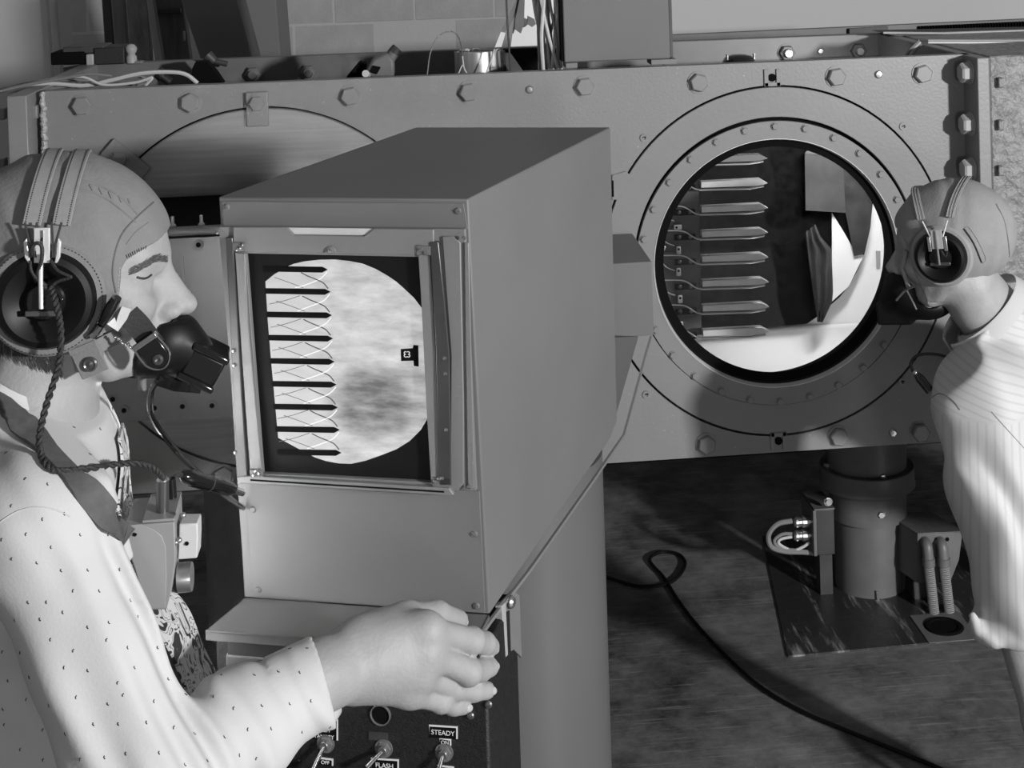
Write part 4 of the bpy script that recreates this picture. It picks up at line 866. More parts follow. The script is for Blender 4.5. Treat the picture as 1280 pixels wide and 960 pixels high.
def sdf_mesh(name, f, lo, hi, h, m, parent=None, label=None):
    lo, hi = np.array(lo, np.float64), np.array(hi, np.float64); nb = 8; nblk = np.ceil((hi-lo)/(h*nb)).astype(int)
    g = np.stack(np.meshgrid(*[np.arange(n) for n in nblk], indexing='ij'), -1).reshape(-1, 3)
    c = lo+(g+0.5)*h*nb; act = []
    for i in range(0, len(c), 200000): act.append(np.abs(f(c[i:i+200000].astype(np.float32))) < h*nb*0.866*1.45+0.004)
    g = g[np.concatenate(act)]
    L = np.stack(np.meshgrid(*[np.arange(nb+1)]*3, indexing='ij'), -1).reshape(-1, 3)
    big = (nblk*nb+4).astype(np.int64); keys = []; verts = []; edges = []
    for i in range(0, len(g), 350):
        gg = g[i:i+350]; ijk = gg[:, None, :]*nb+L[None]; P = (lo+ijk.reshape(-1, 3)*h).astype(np.float32)
        D = f(P).reshape(len(gg), nb+1, nb+1, nb+1).astype(np.float32); S = D < 0
        cr = [D[:, a:a+nb, b:b+nb, c_:c_+nb] for a in (0,1) for b in (0,1) for c_ in (0,1)]
        sg_ = np.stack([x < 0 for x in cr]).sum(0); mix = (sg_ > 0) & (sg_ < 8)
        bi, ci, cj, ck = np.nonzero(mix)
        if len(bi):
            dv = np.stack([x[bi, ci, cj, ck] for x in cr], 1); acc = np.zeros((len(bi), 3)); cnt = np.zeros(len(bi))
            offs = [(a, b, c_) for a in (0,1) for b in (0,1) for c_ in (0,1)]
            for p in range(8):
                for q in range(p+1, 8):
                    if sum(abs(offs[p][t]-offs[q][t]) for t in range(3)) != 1: continue
                    d1, d2 = dv[:, p], dv[:, q]; x = (d1 < 0) != (d2 < 0); t = np.where(x, d1/np.where(x, d1-d2, 1), 0)
                    pos = np.array(offs[p])+t[:, None]*(np.array(offs[q])-np.array(offs[p])); acc += np.where(x[:, None], pos, 0); cnt += x
            cell = gg[bi]*nb+np.stack([ci, cj, ck], 1); verts.append(lo+(cell+acc/cnt[:, None])*h); keys.append((cell[:, 0]*big[1]+cell[:, 1])*big[2]+cell[:, 2])
        for ax in range(3):
            sl0 = [slice(None)]+[slice(0, nb)]*3; sl1 = list(sl0); sl1[ax+1] = slice(1, nb+1)
            a, b = S[tuple(sl0)], S[tuple(sl1)]; bi, ci, cj, ck = np.nonzero(a != b)
            if len(bi): edges.append((ax, gg[bi]*nb+np.stack([ci, cj, ck], 1), a[bi, ci, cj, ck]))
    keys = np.concatenate(keys); verts = np.concatenate(verts); o = np.argsort(keys); keys, verts = keys[o], verts[o]; faces = []
    def look(cell):
        k = (cell[:, 0]*big[1]+cell[:, 1])*big[2]+cell[:, 2]; i = np.clip(np.searchsorted(keys, k), 0, len(keys)-1); return i, keys[i] == k
    for ax, e, fl in edges:
        u, v = [(1, 2), (2, 0), (0, 1)][ax]; q = []; ok = np.ones(len(e), bool)
        for du, dv_ in ((1, 1), (0, 1), (0, 0), (1, 0)):
            c_ = e.copy(); c_[:, u] -= du; c_[:, v] -= dv_; i, g_ = look(c_); q.append(i); ok &= g_
        q = np.stack(q, 1)[ok]; fl = fl[ok]; q[~fl] = q[~fl][:, ::-1]; faces.append(q)
    faces = np.concatenate(faces)
    cen = (verts.min(0)+verts.max(0))/2
    me = bpy.data.meshes.new(name); me.vertices.add(len(verts)); me.vertices.foreach_set('co', (verts-cen).astype(np.float32).ravel())
    me.loops.add(len(faces)*4); me.loops.foreach_set('vertex_index', faces.ravel().astype(np.int32)); me.polygons.add(len(faces))
    me.polygons.foreach_set('loop_start', np.arange(len(faces), dtype=np.int32)*4); me.polygons.foreach_set('use_smooth', np.ones(len(faces), bool))
    me.update(calc_edges=True); me.validate(); me.materials.append(m)
    ob = link(name, me, parent, Vector(cen), None, 0, label); ob['_'] = 0; del ob['_']
    bvh = BVHTree.FromPolygons([tuple(x) for x in verts], [tuple(x) for x in faces.tolist()])
    return ob, bvh, verts, cen
def pk(bvh, x, y, off=0.0):                 # where the line of sight through a pixel meets a sculpted surface
    d = ray(x, y).normalized(); loc, nr, i, ds = bvh.ray_cast(CAM, d)
    if loc is None: return None, None
    if nr.dot(d) > 0: nr = -nr
    return loc+nr*off, nr
def drape(bvh, pts, off=0.0, n=6):
    out = []; nn = []
    P2 = crom([Vector((x, y, 0)) for x, y in pts], n)
    for p in P2:
        a, b = pk(bvh, p.x, p.y, off)
        if a is not None and (not out or (a-out[-1]).length < 0.12): out.append(a); nn.append(b)
    return out, nn
def seam(bvh, pts, r, m, parent, name='seam', off=0.0002):
    o, n_ = drape(bvh, pts, off)
    if len(o) > 2: return MB().tube(o, r, 6).build(name, m, parent)
def stitches(bvh, pts, m, parent, step=0.0035, ln=0.002, r=0.0005, name='stitching', side=None):
    o, n_ = drape(bvh, pts, 0.0004, 14); b = MB(); acc = 0
    for i in range(1, len(o)):
        seg = (o[i]-o[i-1]).length; acc += seg
        if acc > step:
            acc = 0; t = (o[i]-o[i-1]).normalized()
            if side: sv = n_[i].cross(t).normalized(); b.tube([o[i]-sv*side, o[i]+sv*side], r, 4)
            else: b.tube([o[i]-t*ln/2, o[i]+t*ln/2], r, 4)
    if b.v: ob = b.build(name, m, parent); ob['kind'] = 'stuff'; return ob
class Frame:
    def __init__(s, o, yaw, pitch, roll=0.0, k=1.0):
        s.k = k
        f = Vector((math.cos(yaw)*math.cos(pitch), math.sin(yaw)*math.cos(pitch), -math.sin(pitch)))
        l = Vector((-math.sin(yaw), math.cos(yaw), 0)); u = f.cross(l)
        if roll: l, u = l*math.cos(roll)+u*math.sin(roll), -l*math.sin(roll)+u*math.cos(roll)
        s.o, s.f, s.l, s.u = Vector(o), f, l, u; s.M = np.array([[*f], [*l], [*u]], np.float32).T; s.on = V3(o)
    def loc(s, P): return (P-s.on)@s.M/s.k
    def w(s, x, y, z): return s.o+(s.f*x+s.l*y+s.u*z)*s.k
    def toloc(s, p): d = (Vector(p)-s.o)/s.k; return (d.dot(s.f), d.dot(s.l), d.dot(s.u))
def head_sdf(q):                            # x forward, y sideways, z up; origin between the ears
    qa = q.copy(); qa[:, 1] = np.abs(qa[:, 1])
    d = ell(q, (-0.012, 0, 0.036), (0.101, 0.076, 0.090))
    d = smin(d, ell(q, (0.030, 0, -0.008), (0.066, 0.060, 0.084)), 0.03)
    d = smin(d, ell(q, (0.050, 0, 0.045), (0.046, 0.056, 0.045)), 0.02)
    d = smin(d, chain(qa, [(0.0, 0.052, -0.045), (0.045, 0.035, -0.085), (0.080, 0.0, -0.088)], [0.018, 0.016, 0.017]), 0.025)
    d = smin(d, rc(qa, (0.090, 0.006, 0.027), (0.074, 0.040, 0.030), 0.0105, 0.009), 0.014)
    d = smin(d, ell(qa, (0.058, 0.040, -0.022), (0.030, 0.022, 0.024)), 0.02)
    d = smax(d, -ell(qa, (0.098, 0.032, 0.004), (0.018, 0.018, 0.0125)), 0.012)
    d = smin(d, ell(qa, (0.0745, 0.032, 0.002), (0.0130, 0.0150, 0.0125)), 0.004)
    d = smin(d, rc(qa, (0.088, 0.020, 0.016), (0.070, 0.048, 0.012), 0.006, 0.006), 0.010)
    d = smin(d, rc(q, (0.092, 0, 0.018), (0.1205, 0, -0.026), 0.0078, 0.0100), 0.012)
    d = smin(d, rc(q, (0.080, 0, 0.012), (0.104, 0, -0.028), 0.012, 0.016), 0.012)
    d = smin(d, ell(q, (0.1215, 0, -0.0295), (0.0125, 0.0120, 0.0105)), 0.006)
    d = smin(d, ell(qa, (0.105, 0.0145, -0.0335), (0.0125, 0.0075, 0.0088)), 0.005)
    d = smax(d, -ell(qa, (0.1125, 0.0075, -0.0435), (0.0065, 0.0035, 0.0055)), 0.003)
    d = smin(d, ell(q, (0.088, 0, -0.055), (0.018, 0.026, 0.018)), 0.012)
    d = smin(d, rc(qa, (0.098, 0.0, -0.060), (0.088, 0.020, -0.062), 0.0055, 0.004), 0.004)
    d = smin(d, rc(qa, (0.096, 0.0, -0.072), (0.086, 0.018, -0.070), 0.006, 0.004), 0.004)
    return d
def cup_set(fr_, side, parent, m_rubber, cx=0.004, cz=0.0, rad=0.0505, sc=1.0):
    # ear cup on one side: fabric ring, thick rubber doughnut, inner receiver with hub
    ax = fr_.l*side; base = fr_.w(cx, side*0.073, cz)
    e = thing_part('ear_cup', parent, base)
    MB().lathe(base, ax, [(rad+0.010, -0.012), (rad+0.0095, 0.006), (rad+0.005, 0.010), (rad-0.002, 0.011)], 64).build('fabric_ring', M['helmet'], parent)
    MB().lathe(base, ax, [(rad+0.001, 0.0), (rad+0.001, 0.010), (rad-0.003, 0.020), (rad-0.012, 0.026), (rad-0.020, 0.024), (rad-0.026, 0.018), (0.020, 0.016), (0.018, 0.020), (0.016, 0.030), (0.014, 0.0315), (0.0001, 0.0315)], 64).build('ear_cup', m_rubber, parent)
    return base, ax
def collar(c, fwd, side, nrm, a, b, h, fl, m, parent, gap=0.25, n=40):
    # folded shirt collar: an open ring lying round the neck, leaning outwards towards its lower edge
    mb = MB(); vs = []; c = Vector(c)
    for i in range(n+1):
        t = gap+(2*pi-2*gap)*i/n; e = fwd*math.cos(t)*a+side*math.sin(t)*b; o = e.normalized(); drop = h*(0.75+0.35*max(0, math.cos(t)))
        for (k, dz, dr) in ((0, 0.0, 0.0), (1, 0.003, 0.0025), (2, 0.0, 0.005), (3, -drop, fl), (4, -drop, fl-0.003), (5, -0.004, 0.0015)): vs.append(c+e+o*dr+nrm*dz)
    fs = [(i*6+k, i*6+(k+1) % 6, i*6+6+(k+1) % 6, i*6+6+k) for i in range(n) for k in range(6)]+[tuple(range(5, -1, -1)), tuple(range(n*6, n*6+6))]
    mb.add(vs, fs); return mb.build('collar', m, parent, 0, sharp=1.2)
def thing_part(*a): return None
# ================================================================== MAN AT THE VIEWER (left)
def man_left():
    H = Frame(at(90, 349, 1.65), math.radians(7), math.radians(4))
    root = thing('person', 'man in cloth flying helmet and patterned tie, hand resting on the viewer shelf', 'person', (-0.60, 1.66, 0.0), None)
    nk0, nk1 = H.w(-0.020, 0, -0.07), H.w(-0.052, 0.0, -0.19)
    # right arm joints, hand joints (all real points in space)
    SH, EL = at(48, 655, 1.50), at(182, 975, 1.45)
    WR = at(404, 843, 1.60)
    palm = {'index': [at(534,788,1.641), at(590,801,1.685), at(606,804,1.715), at(613,808,1.728)],
            'middle': [at(533,815,1.636), at(586,840,1.672), at(602,837,1.700), at(612,834,1.714)],
            'ring': [at(522,842,1.637), at(568,861,1.676), at(592,864,1.696), at(608,863,1.708)],
            'little': [at(512,866,1.635), at(551,877,1.664), at(567,882,1.680), at(578,883,1.688)]}
    rad = {'index': [0.0150, 0.0138, 0.0124, 0.0110], 'middle': [0.0148, 0.0142, 0.0122, 0.0110], 'ring': [0.0140, 0.0122, 0.0112, 0.0102], 'little': [0.0132, 0.0114, 0.0104, 0.0095]}
    th = [at(452,800,1.64), at(508,775,1.672), at(546,768,1.705), at(573,775,1.722)]; thr = [0.024, 0.0185, 0.0148, 0.0115]
    Fh = Vector((WR-EL)).normalized()
    chest, belly, hip = at(20, 640, 1.67), at(76, 905, 1.69), at(55, 1080, 1.70)
    axY = Vector((0, 1, 0))
    shL = at(20, 640, 1.87)
    def hand(P):
        d = chain(P, [EL, WR], [0.046, 0.0335])
        d = smin(d, rc(P, WR, at(436,838,1.615), 0.033, 0.030), 0.02)
        for k, (a, ra) in {'index': ((440,812,1.622), 0.0235), 'middle': ((448,832,1.62), 0.020), 'ring': ((446,848,1.62), 0.019), 'little': ((444,858,1.625), 0.017)}.items():
            d = smin(d, rc(P, at(*a), palm[k][0], ra, rad[k][0]+0.0015), 0.016)
        d = smin(d, rc(P, at(470,830,1.625), at(520,835,1.635), 0.026, 0.020), 0.02)
        fing = chain(P, th, thr, 0.006)
        d = smin(d, rc(P, th[0], th[1], 0.022, 0.0185), 0.022)
        d = smin(d, fing, 0.010)
        ff = None
        for k in palm:
            f_ = chain(P, palm[k], rad[k], 0.005)
            for j, rr in ((1, 1.06),): f_ = smin(f_, ell(P, palm[k][j], (rad[k][j]*rr,)*3), 0.004)
            ff = f_ if ff is None else smin(ff, f_, 0.0018)
        d = smin(d, ff, 0.015)
        d = smin(d, rc(P, at(492,788,1.646), at(530,786,1.644), 0.015, 0.014), 0.016)
        return d
    def torso(P, o=0.0):
        d = ell(P, chest, (0.112+o, 0.165+o, 0.20+o)); d = smin(d, ell(P, belly, (0.143+o, 0.160+o, 0.20+o)), 0.05)
        d = smin(d, rc(P, belly, hip, 0.13+o, 0.14+o), 0.08)
        d = smin(d, rc(P, at(20, 600, 1.60), SH, 0.055+o, 0.062+o), 0.07); d = smin(d, rc(P, at(20, 600, 1.74), shL, 0.055+o, 0.062+o), 0.07)
        d = smin(d, rc(P, nk0, nk1, 0.056+o, 0.064+o), 0.06)
        return d
    def body(P):
        q = H.loc(P); d = head_sdf(q)
        d = smin(d, rc(P, nk0, nk1, 0.0545, 0.062), 0.022)
        d = smin(d, torso(P, -0.012), 0.03)
        arm = chain(P, [SH, EL], [0.055, 0.045]); d = smin(d, arm, 0.03)
        return smin(d, hand(P), 0.012)
    lo = Vector((-0.85, 1.36, 0.62)); hi = Vector((0.14, 1.98, 1.52))
    bo, bvh, _, _ = sdf_mesh('body', body, lo, hi, 0.0026, M['skin'], root)
    # shirt
    def pln(P, p, n): return (P-V3(p))@V3(n)
    ca, cb_ = at(0, 446, 1.66), at(116, 507, 1.66); cn_ = Vector((cb_-ca)).cross(Vector((0,1,0))).normalized()
    if cn_.z < 0: cn_ = -cn_
    cuff = (WR-EL).normalized(); cE = at(404, 852, 1.60)
    cax = (at(393,808,1.60)-at(415,899,1.60)).normalized(); cuffn = cax.cross(axY).normalized()
    if cuffn.x < 0: cuffn = -cuffn
    cuffn = (cuffn+Vector((0, 0.25, 0))).normalized()
    E2 = EL+Vector((0.0, 0, -0.01))
    fm = EL.lerp(WR, 0.5)
    def shirt(P):
        d = torso(P, 0.004)
        sl = chain(P, [SH+Vector((0,0.01,0)), SH.lerp(EL, 0.5), E2], [0.072, 0.061, 0.064], 0.02)
        fa = chain(P, [E2, fm+Vector((0,0,-0.004)), WR+(WR-EL)*0.12+Vector((0,0,-0.006))], [0.066, 0.0530, 0.0405], 0.02)
        a = smin(sl, fa, 0.035)
        # folds: long soft ones down the arm, tight ones in the crook
        t = np.clip(((P-V3(SH))@V3((EL-SH)))/float((EL-SH).length_squared), 0, 1)
        a = a+0.0035*warp(P, ((70, 10, 18), (9, 5, 14)), 1.0)*(0.4+0.6*t)+0.0018*warp(P, ((120, 30, 50), (25, 12, 30)), 2.4)
        s = (P-V3(E2))@V3((WR-EL).normalized()); L = (WR-EL).length; u = s/L
        gate = np.exp(-((u-0.12)/0.16)**2); a = a+0.006*gate*np.sin(s*210+14*(P[:, 2]-1.0)*3)+0.003*np.exp(-((u-0.42)/0.12)**2)*np.sin(s*160+40*P[:, 2])
        d = d+0.0035*warp(P, ((16, 8, 75), (14, 6, 10)), 0.3)*0.7+0.004*warp(P, ((48, 6, 22), (8, 5, 16)), 4.0)
        d = smin(d, a, 0.022)
        d = smax(d, pln(P, cb_, cn_), 0.003)
        cf = pln(P, cE, cuffn); cuffband = np.maximum(np.maximum(rc(P, fm, WR+(WR-EL)*0.2+Vector((0,0,-0.006)), 0.049, 0.0435), cf), -cf-0.055)
        d = np.minimum(np.maximum(d, cf), cuffband)
        hol = rc(P, EL, WR+(WR-EL)*0.25, 0.036, 0.0355); d = np.maximum(d, -np.maximum(hol, -cf-0.03))
        nh = rc(P, H.w(-0.02,0,-0.05), nk1, 0.0605, 0.064); d = np.maximum(d, -np.maximum(nh, -pln(P, cb_, cn_)-0.02))
        return d
    shm = mat('flecked_shirt', 0.52, 0.85, var=0.02, scale=8, bump=0.06, bscale=350)
    so_, sb, _, _ = sdf_mesh('shirt', shirt, (-0.86, 1.28, 0.60), (0.02, 1.98, 1.46), 0.0036, shm, root)
    # woven flecks
    fl = MB(); rr = random.Random(3)
    for i in range(14):
        for j in range(15):
            x = -4+i*33+(16 if j % 2 else 0)+rr.uniform(-9, 9); y = 470+j*34+rr.uniform(-11, 11)
            a, n_ = pk(sb, x, y, 0.0003)
            if a is None or a.y > 1.72: continue
            b2, _n = pk(bvh, x, y)
            if b2 is not None and (b2-CAM).length < (a-CAM).length: continue
            t = Vector((rr.uniform(-0.5, 0.5), 0, 1)); t = (t-n_*t.dot(n_)).normalized(); sv = n_.cross(t)
            fl.tube([a-t*0.0016, a+sv*0.0009, a+t*0.0014], 0.0005, 4)
    o = fl.build('woven_flecks', M['stitch'], so_); o['kind'] = 'stuff'
    seam(sb, [(-5,656),(20,640),(45,634),(70,638),(88,646)], 0.0007, shm, so_)
    # helmet: cloth shell following the skull, open at the face
    z = lambda x, y: H.toloc(at(x, y, 1.60))
    op = [z(*p) for p in [(300,250),(222,290),(213,296),(195,306),(175,314),(158,323),(152,334),(151,352),(149,368),(143,378),(133,398),(128,425),(118,470),(110,520),(110,640),(300,640)]]
    op = [(a[0], a[2]) for a in op]
    bk = [z(*p) for p in [(128,426),(100,436),(70,438),(30,430),(0,410),(-40,395),(-120,395),(-120,700),(128,700)]]; bk = [(a[0], a[2]) for a in bk]
    def helm(P):
        q = H.loc(P); d = head_sdf(q)
        d = smin(d, ell(q, (-0.012, 0, 0.038), (0.110, 0.082, 0.097)), 0.01)-0.0045
        d = d+0.0009*warp(q, ((90, 20, 60), (30, 18, 50)), 0.8)*(q[:, 2] > 0.0)+0.0007*warp(q, ((160, 60, 40), (50, 30, 20)), 2.2)
        d = np.maximum(d, -poly2(q[:, 0], q[:, 2], op)); d = np.maximum(d, -poly2(q[:, 0], q[:, 2], bk))
        return d
    hs2, hbv, _, _ = sdf_mesh('helmet', helm, H.o-Vector((0.16, 0.13, 0.14)), H.o+Vector((0.15, 0.13, 0.19)), 0.0022, M['helmet'], root)
    seam(hbv, [(88,226),(110,228),(135,237),(155,250),(172,268)], 0.0011, M['helmet'], hs2); seam(hbv, [(88,238),(112,240),(135,250),(155,265),(170,278)], 0.0009, M['helmet'], hs2)
    seam(hbv, [(192,253),(175,268),(158,285),(148,302),(142,325),(141,345),(145,366)], 0.0010, M['mid'], hs2)
    seam(hbv, [(186,278),(170,290),(158,305)], 0.0007, M['helmet'], hs2)
    stitches(hbv, [(212,294),(195,304),(175,312),(157,321)], M['stitch'], hs2, step=0.0022, side=0.0018, r=0.00045, name='edge_stitching')
    stitches(hbv, [(150,330),(148,352),(147,368)], M['lstitch'], hs2, step=0.003)
    for k in range(5): seam(hbv, [(112+k*12,231+k*4.5),(116+k*12,238+k*5)], 0.0012, M['helmet'], hs2, 'pucker')
    # brow, lashes
    def hairs(pts, n, ln, m, r, name, down):
        o_, nn = drape(bvh, pts, 0.0005, 10); b = MB(); q = random.Random(5)
        for i in range(n):
            t = q.random(); k = min(int(t*(len(o_)-1)), len(o_)-2); p = o_[k].lerp(o_[k+1], q.random())+Vector((0,0,q.uniform(-1,1)*down))
            tt = (o_[k+1]-o_[k]).normalized(); d = (tt*1.0+Vector((0,0,q.uniform(-0.1,0.5)))).normalized()*ln*q.uniform(0.6, 1.1)
            b.tube([p, p+d*0.5+nn[k]*0.0008, p+d], [r, r*0.8, r*0.3], 4)
        ob = b.build(name, m, root); ob['kind'] = 'stuff'; return ob
    hairs([(160,341),(171,336),(182,330),(192,324),(201,323),(207,324)], 330, 0.007, mat('brow_hair', 0.07, 0.7), 0.00028, 'eyebrow', 0.0036)
    seam(bvh, [(171,346.5),(177,348),(183,347.5),(189,343.5)], 0.0013, M['hair'], root, 'closed_lashes')
    seam(bvh, [(168,342),(176,339.5),(184,338),(191,335)], 0.0004, M['skin2'], root, 'lid_crease')
    # nape hair
    b = MB(); q = random.Random(9)
    for i in range(700):
        x = q.uniform(-20, 75); y = 405+q.uniform(-6, 34)+x*0.35
        a, n_ = pk(bvh, x, y, 0.0004)
        if a is None: continue
        d = (Vector((0.35, 0, -1))); d = (d-n_*d.dot(n_)).normalized()*q.uniform(0.006, 0.012); b.tube([a, a+d*0.6+n_*0.001, a+d], [0.0005, 0.0004, 0.0001], 4)
    o = b.build('nape_hair', M['hair'], root); o['kind'] = 'stuff'
    # nails
    for p, tip, rr_ in [(palm['index'][3], palm['index'][2], 0.0065), (palm['middle'][3], palm['middle'][2], 0.0065), (palm['ring'][3], palm['ring'][2], 0.006), (palm['little'][3], palm['little'][2], 0.0055), (th[3], th[2], 0.0065)]:
        ax = (p-tip).normalized(); up_ = Vector((0, -0.9, 0.35)); up_ = (up_-ax*up_.dot(ax)).normalized(); c = p+ax*0.0035+up_*(0.0075)
        me = MB().sphere((0,0,0), 1.0, 14, 8, (rr_*0.95, rr_*0.72, 0.0024)).mesh('fingernail', mat('nail', 0.40, 0.35), Vector((0,0,0)))[0] if 'fingernail' not in bpy.data.meshes else bpy.data.meshes['fingernail']
        link('fingernail', me, root, c, Matrix((ax, up_.cross(ax), up_)).transposed().to_euler())
    # ---- oxygen mask
    def mask(P):
        q = H.loc(P); qa = q.copy(); qa[:, 1] = np.abs(qa[:, 1])
        d = ell(q, (0.100, 0, -0.070), (0.038, 0.034, 0.036)); d = smin(d, rc(q, (0.110, 0, -0.052), (0.130, 0, -0.080), 0.015, 0.022), 0.015)
        d = smin(d, ell(q, (0.074, 0, -0.084), (0.036, 0.038, 0.024)), 0.015)
        c, s = math.cos(math.radians(-27)), math.sin(math.radians(-27)); Rm = np.array([[c, 0, -s], [0, 1, 0], [s, 0, c]], np.float32)
        d = smin(d, bx3(q, (0.136, 0, -0.090), (0.022, 0.022, 0.018), Rm, 0.004), 0.008)
        d = smax(d, -(head_sdf(q)-0.001), 0.002)
        return smax(d, q[:, 2]-(-0.043)-0.3*(0.12-q[:, 0])*0, 0.004)
    mo, mb_, _, _ = sdf_mesh('breathing_mask', mask, H.o+Vector((0.0, -0.07, -0.16)), H.o+Vector((0.20, 0.08, -0.01)), 0.002, M['rubber'], root, label='black rubber breathing mask')
    c_, s_ = math.cos(math.radians(27)), math.sin(math.radians(27))
    ax = H.f*c_-H.u*s_; uz = H.f*s_+H.u*c_; sc_ = H.w(0.143, 0, -0.094)
    for k in (-1, 1): MB().box(sc_+uz*0.0175*k, (0.044, 0.056, 0.008), (ax, H.l, uz)).build('snout_rib', M['bakelite'], mo, 0.0025)
    MB().box(sc_, (0.040, 0.052, 0.030), (ax, H.l, uz)).build('snout', M['rubber'], mo, 0.003)
    MB().cyl(H.w(0.078, -0.01, -0.104), H.w(0.079, -0.01, -0.120), 0.0045, seg=12).build('drain_nib', M['mid'], mo)
    MB().strap([H.w(0.095,-0.020,-0.104), H.w(0.115,-0.018,-0.112), H.w(0.142,-0.015,-0.116)], -H.l*1.0-H.u*0.6, 0.016, 0.004).build('lower_flap', M['bakelite'], mo)
    # webbing strap and buckle
    def onmask(x, y, off): 
        for bv in (mb_, bvh):
            a, n_ = pk(bv, x, y, off)
            if a is not None: return a, n_
    cand = [(150,386),(160,393),(172,405),(182,418),(192,432),(200,446)]; pts = []; nr = []
    Lz = H.w(0, -0.075, 0).y
    for i, (x, y) in enumerate(cand): pts.append(at(x, y, 1.572+0.003*i)); nr.append(Vector((0, -1, 0.1)))
    MB().strap(crom(pts[1:5], 4), [Vector((0.1,-1,0.1))]*13, 0.024, 0.003).build('mask_strap', M['web'], mo)
    bk_ = at(199, 447, 1.578); bz = (at(208,456,1.58)-at(186,428,1.575)).normalized(); bx_ = bz.cross(Vector((0,-1,0))).normalized()
    n8 = [bk_+bz*(0.010*math.sin(a))+bx_*(0.0125*math.cos(a)) for a in [pi*i/10 for i in range(11)]]
    MB().prism(n8+[bk_-bz*0.026-bx_*0.0125, bk_-bz*0.026+bx_*0.0125], (0, -0.006, 0)).build('buckle', M['bakelite'], mo, 0.0015)
    MB().tube(crom([bk_+v for v in [bx_*-0.0135-bz*0.026+Vector((0,-0.006,0)), bx_*-0.0135+Vector((0,-0.006,0)), bz*0.0115+Vector((0,-0.006,0)), bx_*0.0135+Vector((0,-0.006,0)), bx_*0.0135-bz*0.026+Vector((0,-0.006,0))]], 6), 0.0011, 6).build('buckle_rim', M['chrome'], mo)
    MB().lathe(bk_-Vector((0,0.006,0)), (0,-1,0), [(0.0055,0),(0.0055,0.002),(0.003,0.003),(0.0001,0.0015)], 20).build('snap', M['strip'], mo)
    MB().box(bk_-bz*0.024-Vector((0,0.004,0)), (0.029, 0.010, 0.006), (bx_, Vector((0,1,0)), bz)).build('buckle_bar', M['chrome'], mo, 0.001)
    # clasp on the helmet
    ca_, cb3 = at(146, 372, 1.558), at(128, 404, 1.560)
    MB().tube([ca_, ca_.lerp(cb3, 0.33), ca_.lerp(cb3, 0.66), cb3], [0.0075, 0.0095, 0.0090, 0.0065], 14, flat=0.7).build('clasp', M['bakelite'], hs2)
    MB().tube([at(126,406,1.560), at(120,415,1.562), at(114,420,1.562)], 0.0045, 10).build('clasp_link', M['chrome'], hs2)
    MB().strap([at(138,400,1.562), at(146,408,1.566), at(153,396,1.566), at(158,384,1.566)], Vector((0.3,-1,0)), 0.010, 0.002).build('clasp_tongue', M['brightmetal'], hs2)
    # chin tab with snap
    tc_ = at(110, 447, 1.572); ta = (at(100,424,1.57)-at(120,467,1.575)).normalized(); tx = ta.cross(Vector((0,-1,0))).normalized()
    tb_ = MB().box(tc_, (0.029, 0.003, 0.040), (tx, Vector((0,1,0)), ta)).build('chin_tab', M['helmet'], hs2, 0.001)
    MB().box(tc_+ta*0.012-Vector((0,0.002,0)), (0.030, 0.002, 0.007), (tx, Vector((0,1,0)), ta)).build('tab_fold', M['helmet'], hs2, 0.0008)
    MB().lathe(at(112.5, 455, 1.570), (0,-1,0), [(0.0078,0),(0.0078,0.002),(0.006,0.003),(0.0045,0.002),(0.0025,0.0022),(0.0001,0.003)], 24).build('snap', M['strip'], hs2)
    MB().strap(crom([at(80,437,1.60), at(105,440,1.578), at(130,428,1.59), at(150,418,1.60)], 5), [Vector((0,-1,-0.2))]*16, 0.016, 0.002).build('chin_strap', M['helmet'], hs2)
    MB().strap(crom([at(84,452,1.604), at(108,455,1.580), at(128,448,1.592)], 5), [Vector((0,-1,-0.2))]*11, 0.020, 0.002).build('chin_strap', M['helmet'], hs2)
    # metal zip end
    b = MB()
    for i in range(14): p = at(143+i*1.9, 421+i*1.15, 1.578); b.sphere(p+Vector((R.uniform(-.0008,.0008),0,R.uniform(-.0015,.0015))), 0.0017, 7, 5)
    b.build('bead_trim', M['chrome'], hs2)
    nc = H.w(-0.036, 0, -0.115); nc = nc+cn_*((Vector(cb_)-nc).dot(cn_)); fw = (Vector(cb_)-nc).normalized()
    collar(nc+cn_*0.006, fw, Vector((0,1,0)), cn_, (Vector(cb_)-nc).length-0.002, 0.068, 0.036, 0.034, shm, so_, 0.12)
    # ---- headset
    hsn = thing('headset', 'leather-banded headset with black rubber ear cups on the man with the tie', 'headset', H.w(0, 0, 0.10))
    base, axn = None, None
    ecx = H.toloc(at(57.5, 374, 1.565))
    for sd in (-1, 1):
        b0 = H.w(ecx[0], sd*0.080, ecx[2]); an = H.l*sd; rd = 0.0500
        MB().lathe(b0, an, [(rd+0.0095, -0.012), (rd+0.0100, 0.003), (rd+0.007, 0.0075), (rd+0.001, 0.009)], 64).build('fabric_ring', M['helmet'], hs2)
        ec = MB().lathe(b0, an, [(rd+0.0005, 0.0), (rd+0.0005, 0.011), (rd-0.003, 0.0175), (rd-0.009, 0.0195), (rd-0.016, 0.017), (rd-0.026, 0.011), (0.019, 0.009)], 64).build('ear_cup', M['rubber'], hsn)
        MB().lathe(b0, an, [(0.0205, 0.007), (0.0205, 0.014), (0.0185, 0.0165), (0.0185, 0.019), (0.0165, 0.021), (0.0001, 0.021)], 40).build('receiver', M['bakelite'], ec)
        if sd < 0:
            for k in range(10):
                a = math.radians(20+k*9); p = b0+an*0.0185+(H.f*math.cos(a)+H.u*math.sin(a))*0.0175; MB().sphere(p, 0.0011, 7, 5).build('glint_stud', M['chrome'], ec)
            MB().box(b0+an*0.0225-H.u*0.010, (0.036, 0.003, 0.006), (H.f, H.l, H.u)).build('yoke_bar', M['strip'], ec, 0.001)
    # stitches ring
    b0 = H.w(ecx[0], -0.080, ecx[2]); b = MB()
